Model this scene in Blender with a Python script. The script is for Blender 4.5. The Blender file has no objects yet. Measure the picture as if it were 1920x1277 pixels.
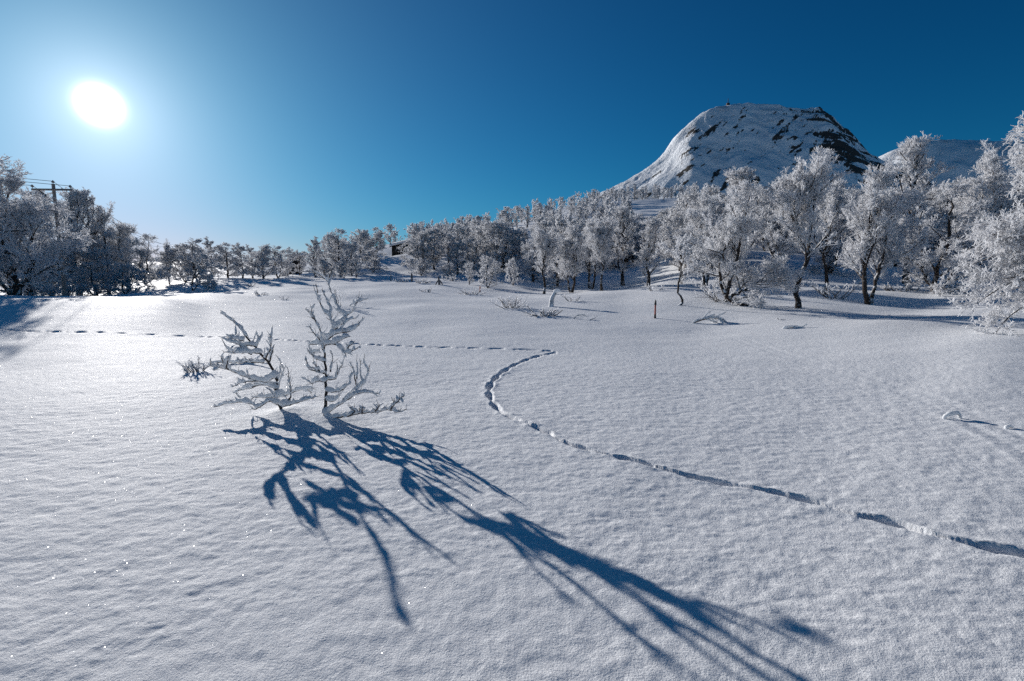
import bpy, math, random
import numpy as np
from mathutils import Vector

# ------------------------------------------------------------------ camera, sky, sun, exposure
CAM_H = 1.6
F_PX, W_PX, H_PX = 907.0, 1920.0, 1277.0
HORIZON = 530.0
PITCH = math.atan((H_PX / 2 - HORIZON) / F_PX)          # camera looks slightly down
scene = bpy.context.scene
COL = scene.collection
cam_data = bpy.data.cameras.new("camera")
cam = bpy.data.objects.new("camera", cam_data)
COL.objects.link(cam)
cam_data.sensor_width = 36.0
cam_data.lens = 36.0 * F_PX / W_PX
cam_data.clip_start = 0.05
cam_data.clip_end = 20000.0
cam.location = (0, 0, CAM_H)
cam.rotation_euler = (math.pi / 2 - PITCH, 0, 0)
scene.camera = cam


def ray(px, py):
    """World direction of a pixel of the 1920 x 1277 photograph, scaled to one metre of forward distance."""
    x, y = (px - W_PX / 2) / F_PX, (H_PX / 2 - py) / F_PX
    c, s = math.cos(PITCH), math.sin(PITCH)
    fy, fz = c + y * s, y * c - s
    return np.array([x / fy, 1.0, fz / fy])


def at_depth(px, py, Y):
    return ray(px, py) * Y + np.array([0, 0, CAM_H])


SUN_DIR = ray(187, 197)
SUN_DIR = SUN_DIR / np.linalg.norm(SUN_DIR)
SUN_EL = math.asin(SUN_DIR[2])
SUN_AZ = math.atan2(SUN_DIR[0], SUN_DIR[1])             # from +Y, positive towards +X

world = bpy.data.worlds.new("World")
scene.world = world
world.use_nodes = True
wt = world.node_tree
wt.nodes.clear()


def N(tree, typ, **kw):
    n = tree.nodes.new(typ)
    for k, v in kw.items():
        if k.startswith("i_"):
            key = k[2:]
            n.inputs[int(key) if key.isdigit() else key].default_value = v
        else:
            setattr(n, k, v)
    return n


def MATH(t, op, a, b=None, c=None, clamp=False):
    n = t.nodes.new('ShaderNodeMath')
    n.operation = op
    n.use_clamp = clamp
    for i, v in enumerate((a, b, c)):
        if v is None:
            continue
        if isinstance(v, (int, float)):
            n.inputs[i].default_value = v
        else:
            t.links.new(v, n.inputs[i])
    return n.outputs[0]


sky = N(wt, 'ShaderNodeTexSky', sky_type='NISHITA', sun_disc=False, sun_elevation=SUN_EL, sun_rotation=SUN_AZ,
        altitude=600.0, air_density=1.0, dust_density=0.35, ozone_density=3.0)
# thin cold mountain air: deeper and more saturated away from the sun than the sea-level model
sepc = N(wt, 'ShaderNodeSeparateColor')
comb = N(wt, 'ShaderNodeCombineColor')
wt.links.new(sky.outputs[0], sepc.inputs[0])
SKY_S = 0.075
for ch, (pw, k, sh) in enumerate(((2.2, 0.66, 1.0), (1.5, 1.30, 1.2), (1.5, 1.68, 0.78))):
    x_ = MATH(wt, 'MULTIPLY', MATH(wt, 'POWER', MATH(wt, 'MULTIPLY', sepc.outputs[ch], SKY_S), pw), k)
    y_ = MATH(wt, 'DIVIDE', x_, MATH(wt, 'MULTIPLY_ADD', x_, sh, 1.0))
    wt.links.new(MATH(wt, 'DIVIDE', y_, SKY_S), comb.inputs[ch])
bg = N(wt, 'ShaderNodeBackground')
bg.inputs['Strength'].default_value = 0.075
wt.links.new(comb.outputs[0], bg.inputs['Color'])
# aureole: light scattered forward by the air around the sun
tc = N(wt, 'ShaderNodeTexCoord')
dot = N(wt, 'ShaderNodeVectorMath', operation='DOT_PRODUCT')
nrm = N(wt, 'ShaderNodeVectorMath', operation='NORMALIZE')
wt.links.new(tc.outputs['Generated'], nrm.inputs[0])
wt.links.new(nrm.outputs[0], dot.inputs[0])
dot.inputs[1].default_value = tuple(SUN_DIR)
ang = MATH(wt, 'ARCCOSINE', MATH(wt, 'MINIMUM', dot.outputs['Value'], 0.999999))
deg = MATH(wt, 'MULTIPLY', ang, 180 / math.pi)
core = MATH(wt, 'MULTIPLY', MATH(wt, 'EXPONENT', MATH(wt, 'MULTIPLY', MATH(wt, 'POWER', MATH(wt, 'DIVIDE', deg, 0.95), 2.0), -1.0)), 8.0)
mid = MATH(wt, 'MULTIPLY', MATH(wt, 'EXPONENT', MATH(wt, 'DIVIDE', deg, -3.0)), 0.60)
wide = MATH(wt, 'MULTIPLY', MATH(wt, 'EXPONENT', MATH(wt, 'DIVIDE', deg, -12.0)), 0.27)
bg2 = N(wt, 'ShaderNodeBackground')
bg2.inputs['Color'].default_value = (1.0, 0.985, 0.95, 1)
wt.links.new(MATH(wt, 'ADD', core, mid), bg2.inputs['Strength'])
bg3 = N(wt, 'ShaderNodeBackground')
bg3.inputs['Color'].default_value = (0.74, 0.94, 1.0, 1)
wt.links.new(wide, bg3.inputs['Strength'])
ad = N(wt, 'ShaderNodeAddShader')
ad2 = N(wt, 'ShaderNodeAddShader')
wo = N(wt, 'ShaderNodeOutputWorld')
wt.links.new(bg.outputs[0], ad.inputs[0])
wt.links.new(bg2.outputs[0], ad.inputs[1])
wt.links.new(ad.outputs[0], ad2.inputs[0])
wt.links.new(bg3.outputs[0], ad2.inputs[1])
wt.links.new(ad2.outputs[0], wo.inputs['Surface'])

sun_data = bpy.data.lights.new("sun", 'SUN')
sun_data.energy = 5.0
sun_data.angle = math.radians(0.5)
sun_data.color = (1.0, 0.958, 0.915)
sun = bpy.data.objects.new("sun", sun_data)
COL.objects.link(sun)
sun.rotation_euler = Vector(SUN_DIR).to_track_quat('Z', 'Y').to_euler()
sun.location = (0, 0, 50)

scene.view_settings.view_transform = 'Standard'
scene.view_settings.look = 'None'
scene.view_settings.exposure = 0.07
scene.view_settings.gamma = 1.0
scene.view_settings.use_curve_mapping = False
scene.render.engine = 'CYCLES'
scene.cycles.use_denoising = False
scene.cycles.max_bounces = 12
scene.cycles.diffuse_bounces = 9
scene.cycles.glossy_bounces = 2
scene.cycles.transmission_bounces = 9
scene.cycles.use_adaptive_sampling = True
scene.cycles.adaptive_threshold = 0.004

# ------------------------------------------------------------------ helpers
def smooth01(t):
    t = np.clip(t, 0, 1)
    return t * t * (3 - 2 * t)


def _hash(ix, iy, iz, seed):
    h = (ix.astype(np.int64) * 374761393 + iy.astype(np.int64) * 668265263 + iz * 1274126177 + seed * 974711) & 0xffffffff
    h = ((h ^ (h >> 13)) * 1274126177) & 0xffffffff
    h = (h ^ (h >> 16)) & 0xffffffff
    return h.astype(np.float64) / 2147483648.0 - 1.0


def vnoise(x, y, seed=0):
    """Smooth 2D value noise in -1..1."""
    x = np.asarray(x, float); y = np.asarray(y, float)
    ix, iy = np.floor(x), np.floor(y)
    fx, fy = x - ix, y - iy
    fx = fx * fx * fx * (fx * (fx * 6 - 15) + 10)
    fy = fy * fy * fy * (fy * (fy * 6 - 15) + 10)
    a = _hash(ix, iy, 0, seed); b = _hash(ix + 1, iy, 0, seed)
    c = _hash(ix, iy + 1, 0, seed); d = _hash(ix + 1, iy + 1, 0, seed)
    return (a * (1 - fx) + b * fx) * (1 - fy) + (c * (1 - fx) + d * fx) * fy


def fbm(x, y, octv=4, seed=0, gain=0.5):
    s, a = 0.0, 1.0
    ca, sa = math.cos(0.6), math.sin(0.6)
    for k in range(octv):
        s = s + a * vnoise(x, y, seed + k * 17)
        x, y = (x * ca - y * sa) * 2.03 + 11.3, (x * sa + y * ca) * 2.03 + 4.7
        a *= gain
    return s


def make_mesh(name, verts, quads=None, tris=None, smooth=True):
    me = bpy.data.meshes.new(name)
    verts = np.asarray(verts, np.float32)
    quads = np.zeros((0, 4), np.int32) if quads is None else np.asarray(quads, np.int32)
    tris = np.zeros((0, 3), np.int32) if tris is None else np.asarray(tris, np.int32)
    me.vertices.add(len(verts))
    me.vertices.foreach_set("co", verts.ravel())
    nl = quads.size + tris.size
    me.loops.add(nl)
    me.loops.foreach_set("vertex_index", np.concatenate([quads.ravel(), tris.ravel()]).astype(np.int32))
    npoly = len(quads) + len(tris)
    me.polygons.add(npoly)
    starts = np.concatenate([np.arange(len(quads)) * 4, quads.size + np.arange(len(tris)) * 3]).astype(np.int32)
    me.polygons.foreach_set("loop_start", starts)
    if smooth:
        me.polygons.foreach_set("use_smooth", np.ones(npoly, dtype=bool))
    me.update(calc_edges=True)
    me.validate()
    return me


def link(name, me, mat=None, parent=None, loc=None, rotz=0.0, scale=None):
    o = bpy.data.objects.new(name, me)
    COL.objects.link(o)
    if mat is not None and me is not None and len(me.materials) == 0:
        me.materials.append(mat)
    if parent is not None:
        o.parent = parent
    if loc is not None:
        o.location = tuple(float(v) for v in loc)
    if rotz:
        o.rotation_euler[2] = rotz
    if scale is not None:
        o.scale = scale if isinstance(scale, (tuple, list)) else (scale,) * 3
    return o


def empty(name, loc, rotz=0.0, scale=None):
    o = link(name, None, loc=loc, rotz=rotz, scale=scale)
    o.empty_display_size = 0.3
    return o


def tag(o, label=None, cat=None, group=None, kind=None):
    if label: o['label'] = label
    if cat: o['category'] = cat
    if group: o['group'] = group
    if kind: o['kind'] = kind
    return o


def unit(v):
    return v / np.maximum(np.linalg.norm(v, axis=-1, keepdims=True), 1e-9)


def tubes(P, R, sides, squash=None):
    """P (n,k,3) centre lines, R (n,k) radii -> verts, quads of open tubes."""
    n, k, _ = P.shape
    T = np.empty_like(P)
    T[:, 1:-1] = P[:, 2:] - P[:, :-2]
    T[:, 0] = P[:, 1] - P[:, 0]
    T[:, -1] = P[:, -1] - P[:, -2]
    T = unit(T)
    ref = np.where(np.abs(T[:, :, 2:3]) > 0.92, np.array([1.0, 0, 0]), np.array([0, 0, 1.0]))
    # one reference for a whole tube keeps it from twisting
    ref = np.repeat(ref[:, k // 2:k // 2 + 1], k, axis=1)
    A = unit(np.cross(T, ref))
    B = np.cross(A, T)
    th = np.arange(sides) * 2 * math.pi / sides - math.pi / 2
    V = P[:, :, None, :] + R[:, :, None, None] * (A[:, :, None, :] * np.cos(th)[None, None, :, None] + B[:, :, None, :] * np.sin(th)[None, None, :, None])
    V = V.reshape(-1, 3)
    base = (np.arange(n) * k * sides)[:, None, None]
    j = (np.arange(k - 1) * sides)[None, :, None]
    s = np.arange(sides)[None, None, :]
    s2 = (s + 1) % sides
    a = base + j + s; b = base + j + s2; c = base + j + sides + s2; d = base + j + sides + s
    Q = np.stack([a, b, c, d], -1).reshape(-1, 4)
    return V, Q


def merge(parts):
    vs, qs, off = [], [], 0
    for v, q in parts:
        vs.append(v); qs.append(q + off); off += len(v)
    return np.concatenate(vs), np.concatenate(qs)


def box_vq(cx, cy, cz, sx, sy, sz, rot=0.0):
    v = np.array([[x, y, z] for z in (-1, 1) for x, y in ((-1, -1), (1, -1), (1, 1), (-1, 1))], float) * np.array([sx, sy, sz]) / 2
    if rot:
        c, s = math.cos(rot), math.sin(rot)
        v = v @ np.array([[c, s, 0], [-s, c, 0], [0, 0, 1]])
    v += np.array([cx, cy, cz])
    q = np.array([[3, 2, 1, 0], [4, 5, 6, 7], [0, 1, 5, 4], [1, 2, 6, 5], [2, 3, 7, 6], [3, 0, 4, 7]])
    return v, q


# ------------------------------------------------------------------ terrain height
# forward distance (m) and height (m) of the ground along columns of the photograph
def zpx(py, Y):
    return CAM_H + Y * (HORIZON - py) / F_PX


FAR_L = [(300, 12), (700, 30), (1500, 62), (4000, 120)]
COLS = {
    -700: [(1, 0), (8, 0), (14, .3), (20, .9), (30, .6), (60, .8)] + FAR_L,
    0: [(1, 0), (8, 0), (12, .22), (16, .62), (20, .92), (24, .90), (32, .4), (60, 0.6)] + FAR_L,
    150: [(1, 0), (8, 0), (12, .2), (16, .60), (20, .92), (23, .90), (32, .3), (60, 0.8)] + FAR_L,
    290: [(1, 0), (9, 0), (13, .15), (18, .60), (22, .95), (26, .92), (36, .7), (50, 1.2), (60, 2.0)] + FAR_L,
    400: [(1, 0), (10, 0), (15, .1), (20, .35), (26, .78), (30, .86), (36, .78), (45, 1.35), (60, 2.2), (100, 2.6)] + FAR_L,
    500: [(1, 0), (10, 0), (15, .1), (20, .3), (28, .75), (36, .95), (45, 1.45), (60, 2.2), (100, 2.6)] + FAR_L,
    610: [(1, 0), (10, 0), (15, .1), (20, .3), (30, .8), (45, 1.5), (60, 2.25), (80, 3.0), (110, 5.0), (180, 8)] + FAR_L[1:],
    700: [(1, 0), (10, 0), (15, .1), (20, .3), (30, .8), (45, 1.5), (60, 2.3), (78, 4.0), (100, 7.2), (130, 10), (180, 13)] + FAR_L[1:],
    790: [(1, 0), (10, 0), (15, .1), (20, .35), (30, .85), (45, 1.5), (60, 2.3), (75, 4.0), (100, 8.2), (130, 11.5), (180, 14.5), (260, 15.5), (700, 30), (4000, 120)],
    900: [(1, 0), (10, 0), (20, .35), (30, .75), (42, 1.1), (58, 2.1), (75, 4.2), (110, 10.5), (150, 16.5), (190, 20.5), (260, 21.5), (700, 40), (4000, 120)],
    1000: [(1, 0), (10, 0), (20, .3), (29, .72), (36, .72), (44, .8), (60, 2.2), (75, 4.6), (110, 13), (150, 20), (205, 27.8), (270, 29), (700, 50), (4000, 130)],
    1150: [(1, 0), (10, 0), (16, .1), (22, .45), (28, .9), (33, 1.05), (42, .85), (50, 1.5), (65, 3.6), (90, 9.3), (130, 19), (190, 31.5), (260, 41), (330, 46), (700, 70), (4000, 150)],
    1300: [(1, 0), (10, -.02), (14, 0), (19, .35), (25, .95), (32, 1.45), (40, 2.1), (55, 4.6), (80, 10), (120, 18.5), (190, 32.5), (300, 50), (400, 58), (900, 90), (4000, 150)],
    1500: [(1, 0), (8, -.02), (12, .08), (15, .3), (18, .42), (24, .75), (34, 1.8), (50, 4.3), (80, 10), (120, 18), (200, 33), (320, 52), (900, 90), (4000, 160)],
    1700: [(1, 0), (7, 0), (11, .22), (14.5, .46), (18, .32), (23, .6), (30, 1.5), (40, 2.7), (60, 6), (100, 14), (200, 34), (320, 52), (900, 90), (4000, 160)],
    1920: [(1, 0), (6, .03), (9, .25), (12, .45), (15, .4), (20, .7), (30, 1.8), (45, 3.8), (70, 8.5), (120, 21), (220, 44), (900, 90), (4000, 160)],
    2700: [(1, 0), (6, .03), (9, .25), (15, .6), (30, 2.0), (60, 7), (120, 21), (220, 44), (900, 90), (4000, 160)],
}


def pchip(xs, ys, q):
    xs = np.asarray(xs, float); ys = np.asarray(ys, float)
    h = np.diff(xs); d = np.diff(ys) / h
    m = np.zeros(len(xs))
    m[0], m[-1] = d[0], d[-1]
    for i in range(1, len(xs) - 1):
        if d[i - 1] * d[i] > 0:
            w1, w2 = 2 * h[i] + h[i - 1], h[i] + 2 * h[i - 1]
            m[i] = (w1 + w2) / (w1 / d[i - 1] + w2 / d[i])
    i = np.clip(np.searchsorted(xs, q) - 1, 0, len(h) - 1)
    t = (q - xs[i]) / h[i]
    t = np.clip(t, 0, 1)
    return ((2 * t**3 - 3 * t**2 + 1) * ys[i] + (t**3 - 2 * t**2 + t) * h[i] * m[i]
            + (-2 * t**3 + 3 * t**2) * ys[i + 1] + (t**3 - t**2) * h[i] * m[i + 1])


G_AZ = np.linspace(math.radians(-64), math.radians(64), 170)
G_LY = np.linspace(0, math.log(4000), 260)
_tab = []
_cx = []
for px in sorted(COLS):
    c = COLS[px]
    _tab.append(pchip([math.log(a) for a, b in c], [b for a, b in c], G_LY))
    _cx.append(math.atan((px - 960) / F_PX))
_tab = np.array(_tab)
GRID = np.stack([pchip(_cx, _tab[:, j], np.clip(G_AZ, _cx[0], _cx[-1])) for j in range(len(G_LY))], 1)


def terrain(X, Y):
    """Broad shape of the snow ground, cubic B-spline over bearing and distance."""
    X = np.asarray(X, float); Y = np.asarray(Y, float)
    az = np.arctan2(X, Y)
    r = np.hypot(X, Y)
    azc = np.clip(az, G_AZ[0], G_AZ[-1])
    Ye = np.maximum(r * np.cos(azc), 1.0)
    # u is measured between the grid nodes
    u = (azc - G_AZ[0]) / (G_AZ[1] - G_AZ[0])
    v = np.log(Ye) / (G_LY[1] - G_LY[0])
    iu = np.clip(np.floor(u).astype(int), 0, len(G_AZ) - 2); iv = np.clip(np.floor(v).astype(int), 0, len(G_LY) - 2)
    fu = np.clip(u - iu, 0, 1); fv = np.clip(v - iv, 0, 1)

    def w(f):
        return ((1 - f)**3 / 6, (3 * f**3 - 6 * f**2 + 4) / 6, (-3 * f**3 + 3 * f**2 + 3 * f + 1) / 6, f**3 / 6)
    wu, wv = w(fu), w(fv)
    z = 0.0
    for a in range(4):
        ia = np.clip(iu + a - 1, 0, len(G_AZ) - 1)
        for b in range(4):
            ib = np.clip(iv + b - 1, 0, len(G_LY) - 1)
            z = z + wu[a] * wv[b] * GRID[ia, ib]
    back = smooth01((np.abs(az) - math.radians(75)) / math.radians(50))
    return z * (1 - back) + back * 0.02 * r * smooth01(r / 30)


def height(X, Y):
    """Ground with its drifts, still without tracks and fine relief."""
    z = terrain(X, Y)
    r = np.hypot(X, Y)
    amp = 0.02 + 0.10 * smooth01((r - 9) / 30)
    z = z + amp * (fbm(X / 4.3 + 3.1, Y / 4.3, 2, 5)) * smooth01((r - 2) / 6)
    far = smooth01((r - 55) / 60)
    z = z + far * (1.2 * fbm(X / 26, Y / 26, 3, 9) + 0.0 * X)
    return z


def gz(x, y):
    return float(height(np.array([x]), np.array([y]))[0])


def spot(px, Y):
    """Ground point at photograph column px and forward distance Y."""
    x = (px - 960) / F_PX * Y * 0.995
    z = 0
    for _ in range(4):
        z = gz(x, Y)
        # forward distance along the optical axis decides the column
        depth = Y * math.cos(PITCH) - (z - CAM_H) * math.sin(PITCH)
        x = (px - 960) / F_PX * depth
    return np.array([x, Y, z])


def hit(px, py, ymax=400):
    """First ground point seen through a pixel."""
    d = ray(px, py)
    Ys = np.exp(np.linspace(math.log(1.2), math.log(ymax), 1500))
    P = d[None] * Ys[:, None] + np.array([0, 0, CAM_H])
    g = height(P[:, 0], P[:, 1])
    k = np.nonzero(P[:, 2] < g)[0]
    if len(k) == 0:
        return None
    i = k[0]
    return np.array([P[i, 0], P[i, 1], g[i]])


def project(p):
    c, s = math.cos(PITCH), math.sin(PITCH)
    zr = p[2] - CAM_H
    depth = p[1] * c - zr * s
    up = p[1] * s + zr * c
    return W_PX / 2 + F_PX * p[0] / depth, H_PX / 2 - F_PX * up / depth


# ------------------------------------------------------------------ materials
def new_mat(name):
    m = bpy.data.materials.new(name)
    m.use_nodes = True
    t = m.node_tree
    t.nodes.clear()
    out = t.nodes.new('ShaderNodeOutputMaterial')
    return m, t, out


def snow_ground_mat():
    m, t, out = new_mat("snow_ground")
    L = t.links.new
    geo = N(t, 'ShaderNodeNewGeometry')
    pos = geo.outputs['Position']
    bs = N(t, 'ShaderNodeBsdfPrincipled')
    bs.inputs['Base Color'].default_value = (0.86, 0.87, 0.885, 1)
    bs.inputs['Roughness'].default_value = 0.70
    bs.inputs['IOR'].default_value = 1.31
    bs.inputs['Specular IOR Level'].default_value = 0.12
    n1 = N(t, 'ShaderNodeTexNoise', i_Scale=17.0, i_Detail=3.0, i_Roughness=0.6)
    n2 = N(t, 'ShaderNodeTexNoise', i_Scale=95.0, i_Detail=4.0, i_Roughness=0.75)
    n3 = N(t, 'ShaderNodeTexNoise', i_Scale=3.1, i_Detail=2.0, i_Roughness=0.55)
    for n in (n1, n2, n3):
        L(pos, n.inputs['Vector'])
    h = MATH(t, 'ADD', MATH(t, 'MULTIPLY', n1.outputs['Fac'], 0.0098), MATH(t, 'MULTIPLY', n2.outputs['Fac'], 0.0074))
    h = MATH(t, 'ADD', h, MATH(t, 'MULTIPLY', n3.outputs['Fac'], 0.008))
    bp = N(t, 'ShaderNodeBump')
    bp.inputs['Strength'].default_value = 1.0
    bp.inputs['Distance'].default_value = 1.0
    L(h, bp.inputs['Height'])
    L(bp.outputs[0], bs.inputs['Normal'])
    # single snow crystals lying as small mirrors at every tilt
    vo = N(t, 'ShaderNodeTexVoronoi', i_Scale=85.0)
    L(pos, vo.inputs['Vector'])
    sc = N(t, 'ShaderNodeSeparateColor')
    L(vo.outputs['Color'], sc.inputs[0])
    wn = N(t, 'ShaderNodeTexWhiteNoise')
    L(vo.outputs['Position'], wn.inputs['Vector'])
    tilt = N(t, 'ShaderNodeVectorMath', operation='SUBTRACT')
    L(wn.outputs['Color'], tilt.inputs[0])
    tilt.inputs[1].default_value = (0.5, 0.5, 0.5)
    tn = N(t, 'ShaderNodeVectorMath', operation='MULTIPLY_ADD')
    L(tilt.outputs[0], tn.inputs[0])
    tn.inputs[1].default_value = (1.1, 1.1, 0.4)
    L(geo.outputs['Normal'], tn.inputs[2])
    tnn = N(t, 'ShaderNodeVectorMath', operation='NORMALIZE')
    L(tn.outputs[0], tnn.inputs[0])
    gl = N(t, 'ShaderNodeBsdfGlossy', i_Roughness=0.22)
    L(tnn.outputs[0], gl.inputs['Normal'])
    isc = MATH(t, 'MULTIPLY', MATH(t, 'GREATER_THAN', sc.outputs[0], 0.84), MATH(t, 'LESS_THAN', vo.outputs['Distance'], MATH(t, 'MULTIPLY_ADD', MATH(t, 'POWER', sc.outputs[1], 4.0), 0.2, 0.05)))
    ms = N(t, 'ShaderNodeMixShader')
    L(MATH(t, 'MULTIPLY', isc, 0.6), ms.inputs[0])
    L(bs.outputs[0], ms.inputs[1]); L(gl.outputs[0], ms.inputs[2])
    L(ms.outputs[0], out.inputs['Surface'])
    return m


def snowy_bark_mat(name, snow_lo, snow_hi, bark=(0.055, 0.042, 0.035), trans=0.0, scale=9.0, white=0.84, mottle=1.5):
    """Bark carrying snow on the faces that look up; snow_lo..snow_hi is the normal-z range of the change."""
    m, t, out = new_mat(name)
    L = t.links.new
    geo = N(t, 'ShaderNodeNewGeometry')
    sep = N(t, 'ShaderNodeSeparateXYZ')
    L(geo.outputs['True Normal'], sep.inputs[0])
    tcn = N(t, 'ShaderNodeTexCoord')
    nz = N(t, 'ShaderNodeTexNoise', i_Scale=scale, i_Detail=2.0, i_Roughness=0.6)
    L(tcn.outputs['Object'], nz.inputs['Vector'])
    v = MATH(t, 'ADD', sep.outputs['Z'], MATH(t, 'MULTIPLY', MATH(t, 'SUBTRACT', nz.outputs['Fac'], 0.5), mottle))
    mr = N(t, 'ShaderNodeMapRange')
    mr.inputs['From Min'].default_value = snow_lo
    mr.inputs['From Max'].default_value = snow_hi
    L(v, mr.inputs['Value'])
    n2 = N(t, 'ShaderNodeTexNoise', i_Scale=scale * 2.2, i_Detail=2.0)
    L(tcn.outputs['Object'], n2.inputs['Vector'])
    barkmix = N(t, 'ShaderNodeMixRGB')
    barkmix.inputs['Color1'].default_value = tuple(c * 0.6 for c in bark) + (1,)
    barkmix.inputs['Color2'].default_value = tuple(min(1, c * 2.2) for c in bark) + (1,)
    L(n2.outputs['Fac'], barkmix.inputs['Fac'])
    mix = N(t, 'ShaderNodeMixRGB')
    L(mr.outputs[0], mix.inputs['Fac'])
    L(barkmix.outputs[0], mix.inputs['Color1'])
    mix.inputs['Color2'].default_value = (white, white * 1.005, white * 1.02, 1)
    df = N(t, 'ShaderNodeBsdfPrincipled')
    df.inputs['Roughness'].default_value = 0.75
    df.inputs['Specular IOR Level'].default_value = 0.25
    L(mix.outputs[0], df.inputs['Base Color'])
    if trans > 0:
        tr = N(t, 'ShaderNodeBsdfTranslucent')
        L(mix.outputs[0], tr.inputs['Color'])
        ms = N(t, 'ShaderNodeMixShader')
        L(MATH(t, 'MULTIPLY', mr.outputs[0], trans), ms.inputs[0])
        L(df.outputs[0], ms.inputs[1])
        L(tr.outputs[0], ms.inputs[2])
        L(ms.outputs[0], out.inputs['Surface'])
    else:
        L(df.outputs[0], out.inputs['Surface'])
    return m


def plain_mat(name, col, rough=0.8, noise=0.0, scale=20.0, metallic=0.0):
    m, t, out = new_mat(name)
    L = t.links.new
    b = N(t, 'ShaderNodeBsdfPrincipled')
    b.inputs['Roughness'].default_value = rough
    b.inputs['Metallic'].default_value = metallic
    if noise > 0:
        tcn = N(t, 'ShaderNodeTexCoord')
        nz = N(t, 'ShaderNodeTexNoise', i_Scale=scale, i_Detail=4.0)
        L(tcn.outputs['Object'], nz.inputs['Vector'])
        mix = N(t, 'ShaderNodeMixRGB')
        mix.inputs['Color1'].default_value = tuple(c * (1 - noise) for c in col) + (1,)
        mix.inputs['Color2'].default_value = tuple(min(1, c * (1 + noise)) for c in col) + (1,)
        L(nz.outputs['Fac'], mix.inputs['Fac'])
        L(mix.outputs[0], b.inputs['Base Color'])
        bp = N(t, 'ShaderNodeBump', i_Strength=0.4, i_Distance=0.01)
        L(nz.outputs['Fac'], bp.inputs['Height'])
        L(bp.outputs[0], b.inputs['Normal'])
    else:
        b.inputs['Base Color'].default_value = tuple(col) + (1,)
    L(b.outputs[0], out.inputs['Surface'])
    return m


def mountain_mat():
    """Snow with bare rock where the face is too steep or wind-scoured to hold it."""
    m, t, out = new_mat("mountain_snow_and_rock")
    L = t.links.new
    geo = N(t, 'ShaderNodeNewGeometry')
    at = N(t, 'ShaderNodeAttribute', attribute_name="rock")
    n1 = N(t, 'ShaderNodeTexNoise', i_Scale=0.16, i_Detail=7.0, i_Roughness=0.72)
    L(geo.outputs['Position'], n1.inputs['Vector'])
    v = MATH(t, 'ADD', at.outputs['Fac'], MATH(t, 'MULTIPLY', MATH(t, 'SUBTRACT', n1.outputs['Fac'], 0.5), 1.1))
    mr = N(t, 'ShaderNodeMapRange')
    mr.inputs['From Min'].default_value = 0.46
    mr.inputs['From Max'].default_value = 0.56
    L(v, mr.inputs['Value'])
    # dwarf birch and heather poking through
    n3 = N(t, 'ShaderNodeTexNoise', i_Scale=0.55, i_Detail=3.0, i_Roughness=0.7)
    L(geo.outputs['Position'], n3.inputs['Vector'])
    n4 = N(t, 'ShaderNodeTexNoise', i_Scale=0.02, i_Detail=3.0, i_Roughness=0.6)
    L(geo.outputs['Position'], n4.inputs['Vector'])
    mr2 = N(t, 'ShaderNodeMapRange')
    mr2.inputs['From Min'].default_value = 0.60
    mr2.inputs['From Max'].default_value = 0.72
    L(MATH(t, 'ADD', n3.outputs['Fac'], MATH(t, 'MULTIPLY', MATH(t, 'SUBTRACT', n4.outputs['Fac'], 0.5), 0.7)), mr2.inputs['Value'])
    base = N(t, 'ShaderNodeMixRGB')
    base.inputs['Color1'].default_value = (0.82, 0.84, 0.87, 1)
    base.inputs['Color2'].default_value = (0.16, 0.13, 0.11, 1)
    L(MATH(t, 'MULTIPLY', mr2.outputs[0], 0.8), base.inputs['Fac'])
    mix = N(t, 'ShaderNodeMixRGB')
    L(mr.outputs[0], mix.inputs['Fac'])
    L(base.outputs[0], mix.inputs['Color1'])
    mix.inputs['Color2'].default_value = (0.055, 0.050, 0.046, 1)
    b = N(t, 'ShaderNodeBsdfPrincipled', i_Roughness=0.85)
    b.inputs['Specular IOR Level'].default_value = 0.2
    L(mix.outputs[0], b.inputs['Base Color'])
    n2 = N(t, 'ShaderNodeTexNoise', i_Scale=0.25, i_Detail=5.0, i_Roughness=0.6)
    L(geo.outputs['Position'], n2.inputs['Vector'])
    bp = N(t, 'ShaderNodeBump', i_Strength=0.8, i_Distance=3.0)
    L(n2.outputs['Fac'], bp.inputs['Height'])
    L(bp.outputs[0], b.inputs['Normal'])
    L(b.outputs[0], out.inputs['Surface'])
    return m


M_GROUND = snow_ground_mat()
M_TRUNK = snowy_bark_mat("snowy_birch_trunk", 0.15, 0.7, bark=(0.028, 0.020, 0.016), scale=7.0)
M_TWIG = snowy_bark_mat("rimed_twigs", -1.25, -0.62, bark=(0.075, 0.055, 0.047), trans=0.70, scale=6.0, white=0.95, mottle=1.1)
M_BARK = snowy_bark_mat("sapling_bark", 0.6, 1.0, bark=(0.035, 0.026, 0.022), scale=30.0)
M_SNOW = None


def clump_mat():
    m, t, out = new_mat("clinging_snow")
    L = t.links.new
    tcn = N(t, 'ShaderNodeTexCoord')
    b = N(t, 'ShaderNodeBsdfPrincipled', i_Roughness=0.7)
    b.inputs['Base Color'].default_value = (0.86, 0.87, 0.885, 1)
    b.inputs['Subsurface Weight'].default_value = 0.0
    nz = N(t, 'ShaderNodeTexNoise', i_Scale=60.0, i_Detail=4.0)
    L(tcn.outputs['Object'], nz.inputs['Vector'])
    bp = N(t, 'ShaderNodeBump', i_Strength=0.6, i_Distance=0.01)
    L(nz.outputs['Fac'], bp.inputs['Height'])
    L(bp.outputs[0], b.inputs['Normal'])
    tr = N(t, 'ShaderNodeBsdfTranslucent')
    tr.inputs['Color'].default_value = (0.90, 0.92, 0.94, 1)
    ms = N(t, 'ShaderNodeMixShader', i_0=0.32)
    L(b.outputs[0], ms.inputs[1]); L(tr.outputs[0], ms.inputs[2])
    L(ms.outputs[0], out.inputs['Surface'])
    return m


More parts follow.
